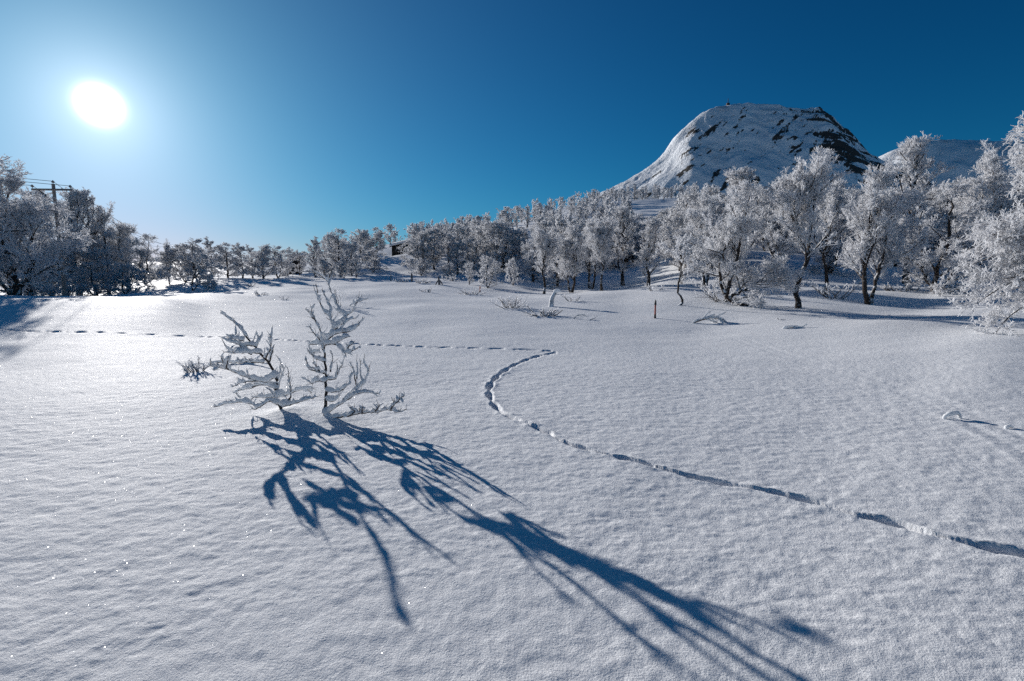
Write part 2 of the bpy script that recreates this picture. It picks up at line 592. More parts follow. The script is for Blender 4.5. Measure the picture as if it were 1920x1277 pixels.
M_SNOW = clump_mat()
M_STUB = snowy_bark_mat("snow_plastered_wood", -0.5, 0.2, bark=(0.06, 0.05, 0.045), scale=5.0)
M_MOUNTAIN = mountain_mat()
M_WOOD = plain_mat("dark_tarred_wood", (0.022, 0.017, 0.014), 0.85, 0.5, 3.0)
M_POLE = plain_mat("weathered_pole_wood", (0.26, 0.23, 0.21), 0.85, 0.4, 8.0)
M_CABLE = plain_mat("power_cable", (0.05, 0.05, 0.055), 0.5)
M_GLASS_INS = plain_mat("insulator_porcelain", (0.25, 0.22, 0.2), 0.3)
M_RED = plain_mat("faded_red_paint", (0.42, 0.075, 0.045), 0.6, 0.35, 30.0)
M_BLACK = plain_mat("black_paint", (0.02, 0.02, 0.022), 0.6)
M_DEAD = plain_mat("grey_dead_wood", (0.13, 0.125, 0.13), 0.9, 0.5, 14.0)
M_WIN = plain_mat("window_glass", (0.03, 0.035, 0.04), 0.1)

# ------------------------------------------------------------------ tracks (relief of the snow)
TRAIL_PX = [(-60, 612), (30, 620), (130, 623), (260, 627), (400, 632), (480, 636), (600, 642), (720, 648), (850, 652), (950, 655), (1010, 657), (1044, 661),
            (1015, 667), (985, 676), (955, 690), (932, 708), (919, 728), (918, 745), (930, 764), (950, 781), (990, 796), (1020, 809), (1060, 828), (1110, 845),
            (1180, 862), (1240, 878), (1300, 894), (1380, 911), (1450, 926), (1530, 944), (1600, 961), (1680, 981), (1750, 1000), (1830, 1022), (1920, 1042), (2060, 1080)]
SKI_PX = [(1172, 580), (1230, 596), (1300, 612), (1380, 634), (1480, 668), (1580, 698), (1700, 735), (1800, 775), (1950, 850), (2100, 940)]


def path_world(pts, step):
    P = np.array([hit(*p) for p in pts])[:, :2]
    # Catmull-Rom, then equal steps
    Q = np.vstack([2 * P[0] - P[1], P, 2 * P[-1] - P[-2]])
    out = []
    for i in range(1, len(Q) - 2):
        for t in np.linspace(0, 1, 24, endpoint=False):
            a, b, c, d = Q[i - 1], Q[i], Q[i + 1], Q[i + 2]
            out.append(0.5 * ((2 * b) + (c - a) * t + (2 * a - 5 * b + 4 * c - d) * t * t + (3 * b - a - 3 * c + d) * t**3))
    out = np.array(out + [P[-1]])
    s = np.concatenate([[0], np.cumsum(np.linalg.norm(np.diff(out, axis=0), axis=1))])
    q = np.arange(0, s[-1], step)
    return np.stack([np.interp(q, s, out[:, 0]), np.interp(q, s, out[:, 1])], 1), q


TRAIL, TRAIL_S = path_world(TRAIL_PX, 0.03)
SKI, SKI_S = path_world(SKI_PX, 0.08)


def path_coords(X, Y, PTS, S, reach):
    """Signed side distance and arc length to a path, for the points within reach (others get side = 99)."""
    side = np.full(X.shape, 99.0); arc = np.zeros(X.shape)
    chunk = 60
    T = np.gradient(PTS, axis=0)
    T = T / np.linalg.norm(T, axis=1, keepdims=True)
    for a in range(0, len(PTS), chunk):
        seg = PTS[a:a + chunk]
        lo, hi = seg.min(0) - reach, seg.max(0) + reach
        m = np.nonzero((X > lo[0]) & (X < hi[0]) & (Y > lo[1]) & (Y < hi[1]))[0]
        if len(m) == 0:
            continue
        dx = X[m, None] - seg[None, :, 0]; dy = Y[m, None] - seg[None, :, 1]
        d2 = dx * dx + dy * dy
        k = d2.argmin(1)
        d = np.sqrt(d2[np.arange(len(m)), k])
        t = T[a:a + chunk][k]
        ii = np.arange(len(m))
        sgn = np.sign(t[:, 0] * dy[ii, k] - t[:, 1] * dx[ii, k])
        better = d < np.abs(side[m])
        side[m[better]] = (d * np.where(sgn == 0, 1, sgn))[better]
        arc[m[better]] = S[a + k][better]
    return side, arc


def ground_detail(X, Y):
    """Everything finer than the drifts: trail, ski track, wells round the trunks, wind grain."""
    r = np.hypot(X, Y)
    near = 1 - smooth01((r - 16) / 20)
    z = 0.006 * near * fbm(X / 0.9, Y / 0.62, 2, 21) + 0.0040 * (1 - smooth01((r - 8) / 10)) * fbm(X / 0.13, Y / 0.085, 3, 31, 0.65)
    s, a = path_coords(X, Y, TRAIL, TRAIL_S, 0.55)
    m = np.abs(s) < 0.55
    sm, am, xm, ym = s[m], a[m], X[m], Y[m]
    wob = 0.022 * vnoise(am / 0.7, am * 0 + 3, 41)
    bound = 0.5 + 0.5 * np.cos(am * 2 * math.pi / 0.62 + 1.3 * vnoise(am / 1.7, am * 0, 42))      # one bound about every 0.9 m
    depth = 0.028 + 0.050 * smooth01(bound * 1.5 - 0.25)
    half = 0.027 + 0.019 * smooth01(bound * 1.4) + 0.014 * vnoise(xm / 0.13, ym / 0.13, 44)
    groove = 1 - smooth01((np.abs(sm + wob) - half * 0.75) / (half * 0.5))
    rim = np.exp(-((np.abs(sm + wob) - half * 1.5) / 0.045)**2) * (0.5 + 0.9 * np.clip(vnoise(am / 0.16, np.sign(sm) * 5, 45), 0, 1))
    crumbs = np.clip(vnoise(xm / 0.075, ym / 0.075, 46) - 0.2, 0, 1) * np.exp(-(np.abs(sm) / 0.16)**2) * smooth01((np.abs(sm) - half * 1.1) / 0.03) * np.clip(0.4 + 1.2 * vnoise(am / 0.6, am * 0 + 9, 47), 0, 1)
    dz = -depth * groove + 0.012 * rim + 0.022 * crumbs
    zz = np.zeros_like(z); zz[m] = dz
    z = z + zz
    s, a = path_coords(X, Y, SKI, SKI_S, 0.6)
    m = np.abs(s) < 0.6
    two = np.exp(-((np.abs(s[m]) - 0.13) / 0.05)**2)
    fade = 0.4 + 0.6 * np.clip(vnoise(a[m] / 2.5, a[m] * 0, 51) + 0.5, 0, 1)
    zz = np.zeros_like(z); zz[m] = -0.005 * two * fade + 0.003 * np.exp(-((np.abs(s[m]) - 0.27) / 0.06)**2)
    return z + zz


MOUNDS = []          # (x, y, height, radius): snow banked round things; filled before the ground mesh is made


# ------------------------------------------------------------------ tree generator
def spawn(P, R, n, tlo, thi, length, ang, up, K, rs, bend=0.25, rfac=0.55, tip=0.35, taper_len=0.5):
    """n children on every parent line. Returns lines (N*n,K,3) and radii."""
    n0, k, _ = P.shape
    t = (tlo + (thi - tlo) * (np.arange(n)[None] + rs.rand(n0, n)) / n)
    f = t * (k - 1)
    i = np.clip(f.astype(int), 0, k - 2); fr = (f - i)[..., None]
    rows = np.arange(n0)[:, None]
    base = P[rows, i] * (1 - fr) + P[rows, i + 1] * fr
    tan = unit(P[rows, i + 1] - P[rows, i])
    rad = (R[rows, i] * (1 - fr[..., 0]) + R[rows, i + 1] * fr[..., 0]) * rfac
    rnd = rs.normal(size=base.shape)
    perp = unit(rnd - (rnd * tan).sum(-1, keepdims=True) * tan)
    a = ang * (0.75 + 0.5 * rs.rand(n0, n, 1))
    d = unit(np.cos(a) * tan + np.sin(a) * perp + np.array([0, 0, 1.0]) * up)
    Ln = length * (1 - taper_len * t) * (0.65 + 0.7 * rs.rand(n0, n))
    base = base.reshape(-1, 3); d = d.reshape(-1, 3); Ln = Ln.reshape(-1); rad = rad.reshape(-1)
    C = np.empty((len(base), K, 3)); C[:, 0] = base
    step = (Ln / (K - 1))[:, None]
    for j in range(1, K):
        d = unit(d + bend * rs.normal(size=d.shape) + np.array([0, 0, 1.0]) * up * 0.25)
        C[:, j] = C[:, j - 1] + d * step
    RR = rad[:, None] * np.linspace(1, tip, K)[None]
    return C, RR


def resample(pts, k):
    pts = np.asarray(pts, float)
    s = np.concatenate([[0], np.cumsum(np.linalg.norm(np.diff(pts, axis=0), axis=1))])
    q = np.linspace(0, s[-1], k)
    return np.stack([pchip(s, pts[:, c], q) for c in range(3)], 1)


def knobbly(C, RR, K2, rs, amt=0.35):
    """Give a line more points and an uneven radius, as clinging snow has."""
    n, k, _ = C.shape
    f = np.linspace(0, k - 1, K2)
    i = np.clip(f.astype(int), 0, k - 2); fr = (f - i)
    P = C[:, i] * (1 - fr)[None, :, None] + C[:, i + 1] * fr[None, :, None]
    R = RR[:, i] * (1 - fr)[None] + RR[:, i + 1] * fr[None]
    R = R * (1 + amt * rs.uniform(-1, 1, R.shape))
    return P, R


def birch(name, seed, H, stems, crown_lo=0.25, width=0.42, nl=26, n2=8, n3=8, n4=6, tw=0.020, up=0.35, droop=0.0, asym=(0, 0), limb_ang=0.95, detail=3):
    """Meshes (trunk, crown) of one rime-covered mountain birch with its base at the origin.
    stems: list of poly-lines in units of the height H."""
    rs = np.random.RandomState(seed)
    tr_parts, cr_parts = [], []
    all_l1, all_r1 = [], []
    for si, st in enumerate(stems):
        base_r = H * 0.019 * (1.0 if si == 0 else 0.75)
        T = resample(np.array(st) * H, 16)
        T[1:-1] += rs.normal(size=(14, 3)) * H * 0.006
        TR = base_r * (np.linspace(1, 0.22, 16) ** 0.9)
        TR[0] *= 1.35; TR[1] *= 1.1
        tr_parts.append(tubes(T[None], TR[None], 8))
        n = max(4, int(nl / (1 + 0.6 * (len(stems) - 1))))
        C, CR = spawn(T[None], TR[None], n, crown_lo, 0.99, 1.0, limb_ang, up, 7, rs, bend=0.16, rfac=0.55, tip=0.3, taper_len=0.0)
        # length of each limb by its height: fullest at about the middle of the crown
        t = (crown_lo + (0.99 - crown_lo) * (np.arange(n) + 0.5) / n)
        cr = (t - crown_lo) / (1 - crown_lo)
        L = H * width * (0.34 + 0.78 * np.sin(np.pi * np.clip(cr * 0.70 + 0.27, 0, 1)) ** 0.9) * (0.7 + 0.5 * rs.rand(n)) * (0.85 if len(stems) > 1 else 1.0)
        L *= np.where(cr > 0.85, 0.8, 1.0)
        b = C[:, :1]
        C = b + (C - b) * L[:, None, None]
        C[:, :, 0] += asym[0] * H * np.linspace(0, 1, 7)[None] ** 1.5 * 0.3
        C[:, :, 2] -= droop * H * 0.12 * (np.linspace(0, 1, 7)[None] ** 2) * (1 - cr)[:, None]
        all_l1.append(C); all_r1.append(np.maximum(CR, H * 0.0022))
        # leader twigs at the very top are limbs too
    L1 = np.concatenate(all_l1); R1 = np.concatenate(all_r1)
    v, q = tubes(*knobbly(L1, R1 * 1.1, 9, rs, 0.15), 5)
    tr_parts.append((v, q))
    L2, R2 = spawn(L1, R1, n2, 0.12, 1.0, H * width * 0.42, 0.75, up * 0.8, 5, rs, bend=0.22, rfac=0.62, tip=0.35)
    R2 = np.maximum(R2, tw * 0.8)
    cr_parts.append(tubes(*knobbly(L2, R2 * 1.15, 6, rs, 0.25), 4) if detail > 0 else tubes(L2[:, [0, 2, 4]], R2[:, [0, 2, 4]], 3))
    if detail >= 2:
        L3, R3 = spawn(L2, R2, n3, 0.1, 1.0, H * width * 0.21, 0.72, up * 0.6 - droop * 0.3, 4, rs, bend=0.28, rfac=0.7, tip=0.45)
        R3 = np.clip(R3, tw * 0.75, tw * 1.15)
        cr_parts.append(tubes(*knobbly(L3, R3, 4, rs, 0.35), 3))
        last, lr = L3, R3
    else:
        last, lr = L2, R2
    if n4:
        L4, R4 = spawn(last, lr, n4, 0.12, 1.0, H * width * 0.105 if detail >= 2 else H * width * 0.2, 0.8, up * 0.5 - droop * 0.3, 3, rs, bend=0.3, rfac=0.9, tip=0.5)
        R4 = tw * (0.65 + 0.7 * rs.rand(*R4.shape)) * np.array([0.7, 1.05, 0.35])[None]
        cr_parts.append(tubes(L4, R4, 3))
    tv, tq = merge(tr_parts); cv, cq = merge(cr_parts)
    tm = make_mesh(name + "_trunk", tv, tq); cm = make_mesh(name + "_crown", cv, cq)
    tm.materials.append(M_TRUNK); cm.materials.append(M_TWIG)
    return tm, cm


def put_tree(meshes, p, scale=1.0, rotz=0.0, label=None, cat="tree", group=None, name="birch_tree", lean=None, sxy=1.0, sink=0.06):
    o = empty(name, (p[0], p[1], p[2] - sink), rotz, (scale * sxy, scale * sxy, scale))
    if lean:
        o.rotation_euler = (lean[0], lean[1], rotz)
    tag(o, label, cat, group)
    link("trunk", meshes[0], parent=o)
    link("crown", meshes[1], parent=o)
    return o


HERO = {
    # a: tall upright with a bowed bare lower trunk
    'a': birch("bowed_birch", 3, 7.6, [[(0, 0, 0), (-.02, 0, .12), (.0, .01, .25), (.045, 0, .38), (.05, .02, .55), (.06, 0, .75), (.05, 0, .97)],
                                       [(.045, 0, .40), (-.02, .02, .52), (-.05, .03, .68), (-.04, .02, .84)]], 0.36, 0.33, 28, 8, 7, 5, 0.0165, up=0.42),
    # b: broad two-stemmed
    'b': birch("two_stemmed_birch", 7, 7.4, [[(0, 0, 0), (-.04, 0, .10), (-.06, 0, .28), (-.05, 0, .5), (-.02, .0, .75), (0, 0, .97)],
                                             [(.02, 0, 0), (.05, .02, .12), (.07, .02, .3), (.12, .03, .55), (.15, .03, .86)]], 0.20, 0.36, 32, 8, 7, 5, 0.0165, up=0.35),
    # c: low and spreading with a twisted leaning base
    'c': birch("twisted_birch", 12, 7.2, [[(.10, 0, 0), (.02, 0, .03), (-.07, .01, .07), (-.12, 0, .12), (-.10, 0, .22), (-.04, 0, .35), (-.02, 0, .55), (.02, 0, .78), (.04, 0, .98)],
                                          [(-.12, 0, .12), (-.15, .03, .2), (-.17, .02, .33), (-.14, .0, .52), (-.1, 0, .7)],
                                          [(-.08, 0, .08), (.02, -.04, .16), (.12, -.06, .22), (.24, -.08, .24)]], 0.16, 0.34, 34, 8, 7, 5, 0.0165, up=0.26, droop=0.5),
    # d: narrow tall
    'd': birch("slender_birch", 19, 8.0, [[(0, 0, 0), (.01, 0, .15), (-.02, .01, .35), (.0, 0, .6), (.01, 0, .97)]], 0.12, 0.25, 28, 7, 6, 5, 0.0165, up=0.5),
    # e: dense, branched to the ground
    'e': birch("dense_birch", 23, 7.0, [[(0, 0, 0), (.03, 0, .15), (.0, .01, .35), (-.03, 0, .6), (-.01, 0, .96)],
                                        [(0.01, 0, 0), (-.06, 0, .15), (-.12, .01, .35), (-.13, 0, .62)],
                                        [(0.01, 0, 0), (.08, 0.03, .15), (.13, .01, .35), (.16, 0, .62)]], 0.04, 0.34, 28, 7, 6, 5, 0.018, up=0.24, droop=0.7, limb_ang=1.2),
}
MID = {
    'f': birch("hillside_birch", 31, 6.0, [[(0, 0, 0), (.03, 0, .2), (.0, 0, .5), (-.02, 0, .95)]], 0.05, 0.36, 24, 6, 5, 5, 0.028, up=0.3, droop=0.6, limb_ang=1.15),
    'g': birch("forked_hillside_birch", 37, 6.0, [[(0, 0, 0), (-.04, 0, .2), (-.06, 0, .5), (-.05, 0, .92)], [(0, 0, 0), (.06, 0, .2), (.1, 0, .5), (.12, 0, .8)]], 0.05, 0.34, 28, 6, 5, 5, 0.028, up=0.25, droop=0.6, limb_ang=1.15),
    'h': birch("narrow_hillside_birch", 41, 6.4, [[(0, 0, 0), (.0, 0, .3), (-.02, 0, .6), (0, 0, .97)]], 0.05, 0.24, 26, 6, 5, 5, 0.028, up=0.35, droop=0.5, limb_ang=1.1),
    'i': birch("rounded_hillside_birch", 47, 5.0, [[(0, 0, 0), (.06, 0, .15), (.05, 0, .45), (.02, 0, .9)], [(0, 0, 0), (-.08, 0, .2), (-.16, 0, .45), (-.2, 0, .7)]], 0.04, 0.42, 26, 6, 5, 5, 0.028, up=0.2, droop=.7, limb_ang=1.15),
}
FAR = {
    'p': birch("distant_birch_round", 53, 6.0, [[(0, 0, 0), (.03, 0, .2), (.0, 0, .5), (-.02, 0, .95)]], 0.08, 0.36, 22, 6, 0, 8, 0.058, up=0.4, detail=1),
    'q': birch("distant_birch_narrow", 59, 6.4, [[(0, 0, 0), (.0, 0, .3), (-.02, 0, .6), (0, 0, .97)]], 0.06, 0.27, 22, 6, 0, 8, 0.058, up=0.5, detail=1),
    'r': birch("distant_birch_forked", 61, 5.6, [[(0, 0, 0), (-.04, 0, .2), (-.06, 0, .5), (-.05, 0, .92)], [(0, 0, 0), (.06, 0, .2), (.1, 0, .5), (.12, 0, .8)]], 0.08, 0.36, 24, 6, 0, 7, 0.058, up=0.35, detail=1),
    's': birch("distant_birch_broad", 67, 5.0, [[(0, 0, 0), (.04, 0, .2), (.0, 0, .5), (-.02, 0, .9)]], 0.06, 0.42, 22, 6, 0, 8, 0.06, up=0.3, detail=1),
}
MESH = {}
MESH.update(HERO); MESH.update(MID); MESH.update(FAR)
NOMH = dict(a=7.6, b=7.4, c=7.2, d=8.0, e=7.0, f=6.0, g=6.0, h=6.4, i=5.0, p=6.0, q=6.4, r=5.6, s=5.0)


def real_height(me):
    v = np.empty(len(me.vertices) * 3, np.float32); me.vertices.foreach_get("co", v)
    return float(np.percentile(v[2::3], 99.85))


NOMH = {k: real_height(v[1]) for k, v in MESH.items()}
print("heights", NOMH)


def tree_at(kind, px, Y, top, rot, label, group=None, sxy=1.0, lean=None, name="birch_tree"):
    """A tree at photograph column px, forward distance Y, whose tip reaches image row top."""
    p = spot(px, Y)
    ztop = at_depth(px, top, Y)[2]
    s = max(0.15, (ztop - p[2]) / NOMH[kind])
    return put_tree(MESH[kind], p, s, rot, label, "tree", group, name, lean, sxy)


# ------------------------------------------------------------------ near and middle trees
G_L = "rimed birches along the left edge"
G_M = "snowy trees behind the middle of the snow field"
G_R = "snow-laden birches on the right slope"
G_C = "birches round the shaded hollow"
NEAR = [
    # left group
    ('e', 22, 27.0, 288, 0.4, "tall bushy frosted birch at the left edge of the photo", G_L, 1.1),
    ('b', 40, 30.0, 300, 1.1, "tall frosted birch with forked crown between the left edge and the pole", G_L, 1.15),
    ('d', 84, 45.0, 352, 2.1, "frosted birch just left of the utility pole, lower than the crossarm", G_L, 1.3),
    ('e', -85, 25.0, 330, 4.0, "frosted birch cut off by the left photo edge", G_L, 1.1),
    ('d', 148, 46.5, 352, 1.2, "slim pointed birch directly right of the utility pole", G_L, 1.15),
    ('d', 182, 48.5, 354, 3.3, "upright spired birch, second to the right of the pole", G_L, 1.15),
    ('e', 150, 44.0, 400, 1.9, "low dense shaded birch in front of the utility pole", G_L, 1.35),
    ('b', 208, 50.0, 380, 0.2, "birch with dark spire between pole and smaller round birch", G_L, 1.1),
    ('e', 205, 45.0, 430, 5.1, "dense shaded birch right of the pole, branches down to the snow", G_L, 1.3),
    ('b', 240, 54.0, 415, 2.4, "lower birch behind the right end of the left group", G_L, 1.0),
    ('c', 283, 47.0, 438, 0.3, "round open birch at the right end of the left tree group", G_L, 1.0),
    ('e', 100, 42.0, 430, 3.0, "low thicket-like birch beneath the utility pole, on the snow crest", G_L, 1.4),
    ('b', 318, 52.0, 448, 1.7, "small birch with trailing branches behind the round open birch", G_L, .9),
    ('e', 55, 44.0, 400, 0.9, "shaded birch between the tall left-edge birch and the pole", G_L, 1.3),
    ('e', 60, 38.0, 492, 2.2, "low round frosted bush-like birch on the crest, farthest left of the low ones", G_L, 1.6),
    ('e', 128, 37.0, 498, 5.2, "low round bush-like birch in front of the utility pole's foot", G_L, 1.6),
    ('e', 178, 39.0, 490, 0.7, "low round bush-like birch right of the utility pole's foot", G_L, 1.6),
    ('i', 236, 41.0, 492, 3.7, "low frosted bush-like birch left of the round open birch", G_L, 1.3),
    # right slope
    ('a', 1497, 20.5, 280, 0.0, "tall birch with bare dark bowed trunk on the right slope", G_R, 1.0),
    ('c', 1385, 21.5, 340, 0.0, "large spreading birch with twisted half-fallen base beside sapling", G_R, 1.05),
    ('b', 1628, 23.0, 290, 0.0, "two-stemmed birch with trunks close together right of the bowed birch", G_R, 1.05),
    ('e', 1760, 26.0, 345, 2.2, "wide birch between the two-stemmed one and the right photo edge", G_R, 1.2),
    ('d', 1700, 31.0, 252, 2.8, "tall birch behind the two-stemmed birch, reaching the far peak", G_R, 1.15),
    ('a', 1545, 26.0, 335, 3.5, "leaning birch close behind the bare bowed trunk", G_R, 1.0),
    ('b', 1322, 32.0, 350, 3.6, "birch standing behind and left of the twisted birch", G_R, 1.1),
    ('d', 1375, 36.0, 312, 1.1, "tall birch rising behind the twisted birch beneath the dome mountain", G_R, 1.5),
    ('b', 1450, 34.0, 322, 4.4, "birch behind the gap between twisted birch and bowed birch", G_R, 1.2),
    ('e', 1560, 38.0, 340, 1.4, "birch far behind the bowed and two-stemmed birches", G_R, 1.2),
    ('b', 1828, 30.0, 262, 0.9, "tall birch behind the wide birch near the right edge", G_R, 1.0),
    ('e', 1890, 31.0, 290, 3.9, "birch behind the nearest large birch at the right edge", G_R, 1.1),
    ('e', 1640, 46.0, 330, 0.2, "birch on the upper right slope, below the saddle of the peaks", G_R, 1.2),
    ('a', 1278, 35.0, 425, 2.0, "thin-trunked birch straight behind the small crooked sapling", G_R, 1.1),
    # middle group, right half
    ('a', 1128, 37.0, 405, 1.0, "birch with straight slanting trunk at the hollow's right end", G_C, 1.15),
    ('b', 1072, 41.0, 412, 2.0, "two-trunked birch in the middle of the shaded hollow", G_C, 1.25),
    ('a', 1020, 38.5, 428, 4.1, "birch with thin bent trunk at the hollow's left end", G_C, 1.2),
    ('d', 1215, 36.0, 408, 0.5, "full birch left of the crooked sapling, skirted with low twigs", G_C, 1.4),
    ('d', 1168, 48.0, 384, 2.5, "upright birch behind the shaded hollow", G_C, 1.4),
    ('b', 1108, 46.0, 400, 5.0, "birch half hidden behind the straight slanting trunk", G_C, 1.2),
    ('i', 915, 42.5, 478, 3.0, "small birch with leaning dark stem left of the hollow", G_C, .95),
    ('i', 962, 50.0, 482, 0.6, "thin pale small birch between leaning stem birch and hollow", G_C, .7),
    ('f', 880, 47.0, 488, 1.6, "low bushy birch left of the one with leaning stem", G_C, 1.2),
    ('f', 1262, 58.0, 418, 4.2, "birch up the slope behind the full skirted birch", G_C, 1.2),
    ('e', 1045, 50.0, 425, 1.2, "birch in second row behind the hollow, left part", G_C, 1.1),
    ('e', 1000, 56.0, 425, 4.2, "birch in second row above the bent thin trunk", G_C, 1.1),
]
for k, px, Y, top, rot, lab, grp, sx in NEAR:
    tree_at(k, px, Y, top, rot, lab, grp, sx)

# line of snowy trees behind the middle of the field
MIDLINE = [
    ('i', 348, 52, 462, 1.0, "snowy tree at the left end of the tree line, by the small power pole"),
    ('g', 372, 50, 450, 1.0, "widest snowy tree of the tree line, behind the arching tree"),
    ('h', 398, 58, 448, 3.0, "pointed snowy tree behind the arching tree"),
    ('g', 428, 60, 458, 2.0, "snowy tree just right of the arching tree's crown"),
    ('f', 455, 57, 458, 0.0, "snowy tree in the tree line, third from the arching tree"),
    ('h', 474, 66, 462, 2.0, "slim tree between two round ones in the tree line"),
    ('i', 494, 56, 462, 5.0, "broad round snowy tree straight above the low mound"),
    ('g', 522, 62, 464, 1.0, "snowy tree left of the small dark gap"),
    ('f', 540, 70, 466, 4.0, "snowy tree touching the small dark gap"),
    ('h', 562, 72, 472, 3.0, "narrow tree right of the small dark gap"),
    ('h', 592, 64, 446, 0.0, "tall conical snowy tree behind the taller sapling"),
    ('i', 608, 57, 486, 2.0, "low round tree directly above the taller sapling's tip"),
    ('g', 640, 68, 432, 1.5, "tallest tree of the middle tree line"),
    ('h', 622, 74, 444, 1.5, "slim tall tree left of the tallest one in the tree line"),
    ('f', 660, 62, 452, 2.5, "tree on the right flank of the tallest tree in the line"),
    ('h', 668, 57, 476, 3.5, "small pale pointed tree at the foot of the cabin slope"),
    ('g', 645, 57, 490, 4.0, "low snowy tree beneath the tallest tree in the line"),
    ('i', 700, 70, 470, 1.0, "dark shaded tree at the left foot of the cabin slope"),
    ('g', 706, 92, 430, 5.0, "broad tree just left of the main dark cabin"),
    ('f', 742, 114, 438, 0.0, "tree leaning over the left end of the main cabin"),
    ('h', 690, 98, 440, 0.0, "tree up the slope, second left of the main cabin"),
    ('g', 798, 82, 450, 2.0, "tree in front of the main cabin's right end"),
    ('i', 790, 62, 488, 4.0, "low round tree at the right foot of the cabin slope"),
    ('f', 818, 76, 452, 3.0, "tree below the second, hidden cabin"),
    ('g', 842, 80, 430, 1.0, "large pale tree right of the two cabins"),
    ('h', 868, 84, 428, 1.0, "pale upright tree, second right of the cabins"),
    ('f', 895, 86, 424, 2.0, "pale tree on the lower hillside above the leaning stem birch"),
    ('g', 920, 84, 422, 3.0, "dark-sided tree left of the bright snow glade"),
    ('h', 983, 74, 432, 0.0, "twin-looking tree right of the bright snow glade"),
    ('i', 842, 58, 496, 0.0, "shrubby tree low on the field edge right of cabins"),
]
for k, px, Y, top, rot, lab in MIDLINE:
    tree_at(k, px, Y, top - 4, rot, lab, G_M, 1.35)

# the little arching tree in front of the line, leaning to the right
ARCH = birch("arching_birch", 71, 3.2, [[(0, 0, 0), (-.02, 0, .18), (.06, 0, .34), (.25, 0, .5), (.5, 0, .62), (.8, 0, .62)],
                                       [(0, 0, 0), (.08, 0, .1), (.2, 0, .2), (.38, .02, .22), (.6, .02, .16)],
                                       [(.0, 0, .3), (.1, 0, .5), (.3, 0, .75), (.45, 0, .85)]], 0.2, 0.26, 26, 6, 5, 5, 0.030, up=0.2, droop=0.6)
p = hit(362, 545)
put_tree(ARCH, p, 1.0, 0.0, "small arching tree bent to the right, stems bare at its left foot", "tree")
# crooked sapling on the right
CROOK = birch("crooked_sapling", 73, 2.6, [[(0, 0, 0), (.06, 0, .05), (.04, 0, .14), (-.02, 0, .22), (.0, 0, .4), (.02, 0, .62), (.0, 0, .8), (-.03, 0, .95)]], 0.38, 0.36, 9, 6, 5, 3, 0.018, up=0.15)
p = hit(1272, 573)
put_tree(CROOK, p, 1.15, 0.0, "small crooked sapling with bare kinked stem left of the twisted birch", "tree", name="sapling")

# the large near birch whose trunk stands beyond the right edge
BIGR = birch("near_right_birch", 83, 6.2, [[(0, 0, 0), (-.02, 0, .15), (.03, 0, .4), (.0, 0, .7), (-.05, 0, .98)],
                                           [(0, 0, .06), (-.10, -.02, .16), (-.2, -.03, .24), (-.33, -.04, .28)],
                                           [(-.02, 0, .2), (-.13, -.03, .35), (-.25, -.04, .46), (-.36, -.04, .50)],
                                           [(0, 0, .4), (-.12, -.03, .55), (-.2, -.04, .72), (-.24, -.04, .90)]], 0.08, 0.32, 50, 8, 7, 6, 0.0125, up=0.10, droop=0.45)
p = spot(2010, 11.5)
ztop = at_depth(1985, 178, 11.5)[2]
put_tree(BIGR, p, (ztop - p[2]) / real_height(BIGR[1]), 0.0, "largest nearest birch reaching in from the right photo edge", "tree", G_R)

# ------------------------------------------------------------------ forest on the hillside
rs = np.random.RandomState(5)
CLEAR = [(1185, 1275, 378, 455), (935, 962, 438, 482), (688, 772, 462, 512)]
cand = []
taken = np.zeros((0, 2))
hill = []
tries = 0
TARGET = 270
while len(hill) < TARGET and tries < 9000:
    tries += 1
    px = rs.uniform(560, 1960)
    Y = math.exp(rs.uniform(math.log(62 if px < 1250 else 40), math.log(330)))
    if px < 700 and (Y < 75 or Y > 190):
        continue
    p = spot(px, Y)
    u, v = project(p)
    if any(a < u < b and c < v < d for a, b, c, d in CLEAR):
        continue
    key = np.array([u * 1.0, v * 2.4])
    if len(taken) and np.min(np.linalg.norm(taken - key, axis=1)) < 13.0:
        continue
    # hidden by the ridge in front?
    q = hit(u, v - 8, 600)
    if q is not None and q[1] < Y * 0.9:
        continue
    taken = np.vstack([taken, key])
    hill.append((px, Y, p))
for px, Y, p in hill:
    if Y < 75:
        k = 'fghi'[rs.randint(4)]
    else:
        k = 'pqrs'[rs.randint(4)]
    h = rs.uniform(3.8, 7.0 - 1.6 * min(1, Y / 160)) * (1.1 if Y < 75 else 1.0)
    if px > 1500 and Y < 80:
        h += 0.6
    if px > 1650 or Y < 75:
        lab = "rimed birch standing in the dense wood on the right slope" if px > 1300 else "rimed birch at the foot of the wooded hill"
        grp = "birches of the right slope wood" if px > 1300 else "birches at the foot of the hill"
    elif Y < 140:
        lab, grp = "frosted birch on the lower wooded hillside", "birches on the lower hillside"
    else:
        lab, grp = "tiny frosted birch high on the wooded hill", "birches high on the hill"
    put_tree(MESH[k], p, h / NOMH[k], rs.uniform(0, 6.28), lab, "tree", grp, sxy=rs.uniform(1.1, 1.5))
for i in range(17):
    px = 1142 + i * 12 + rs.uniform(-4, 4)
    p = spot(px, 200 + rs.uniform(-6, 8))
    k = 'pqrs'[rs.randint(4)]
    put_tree(MESH[k], p, rs.uniform(4.6, 6.6) / NOMH[k], rs.uniform(0, 6.28), "frosted birch in the row along the ridge right below the dome mountain", "tree", "birches in a row on the ridge below the dome", sxy=1.2)
print("hill trees", len(hill), "tries", tries)

# the rest of the wood, which reads as one mass behind and between the counted trees
FILL = [birch("forest_part_%d" % k, 91 + k, 6.0, [[(0, 0, 0), (.03, 0, .2), (.0, 0, .5), (-.02, 0, .95)]], 0.08, w_, 11, 4, 0, 4, 0.13, up=0.4, detail=0) for k, w_ in enumerate((.34, .42, .28))]


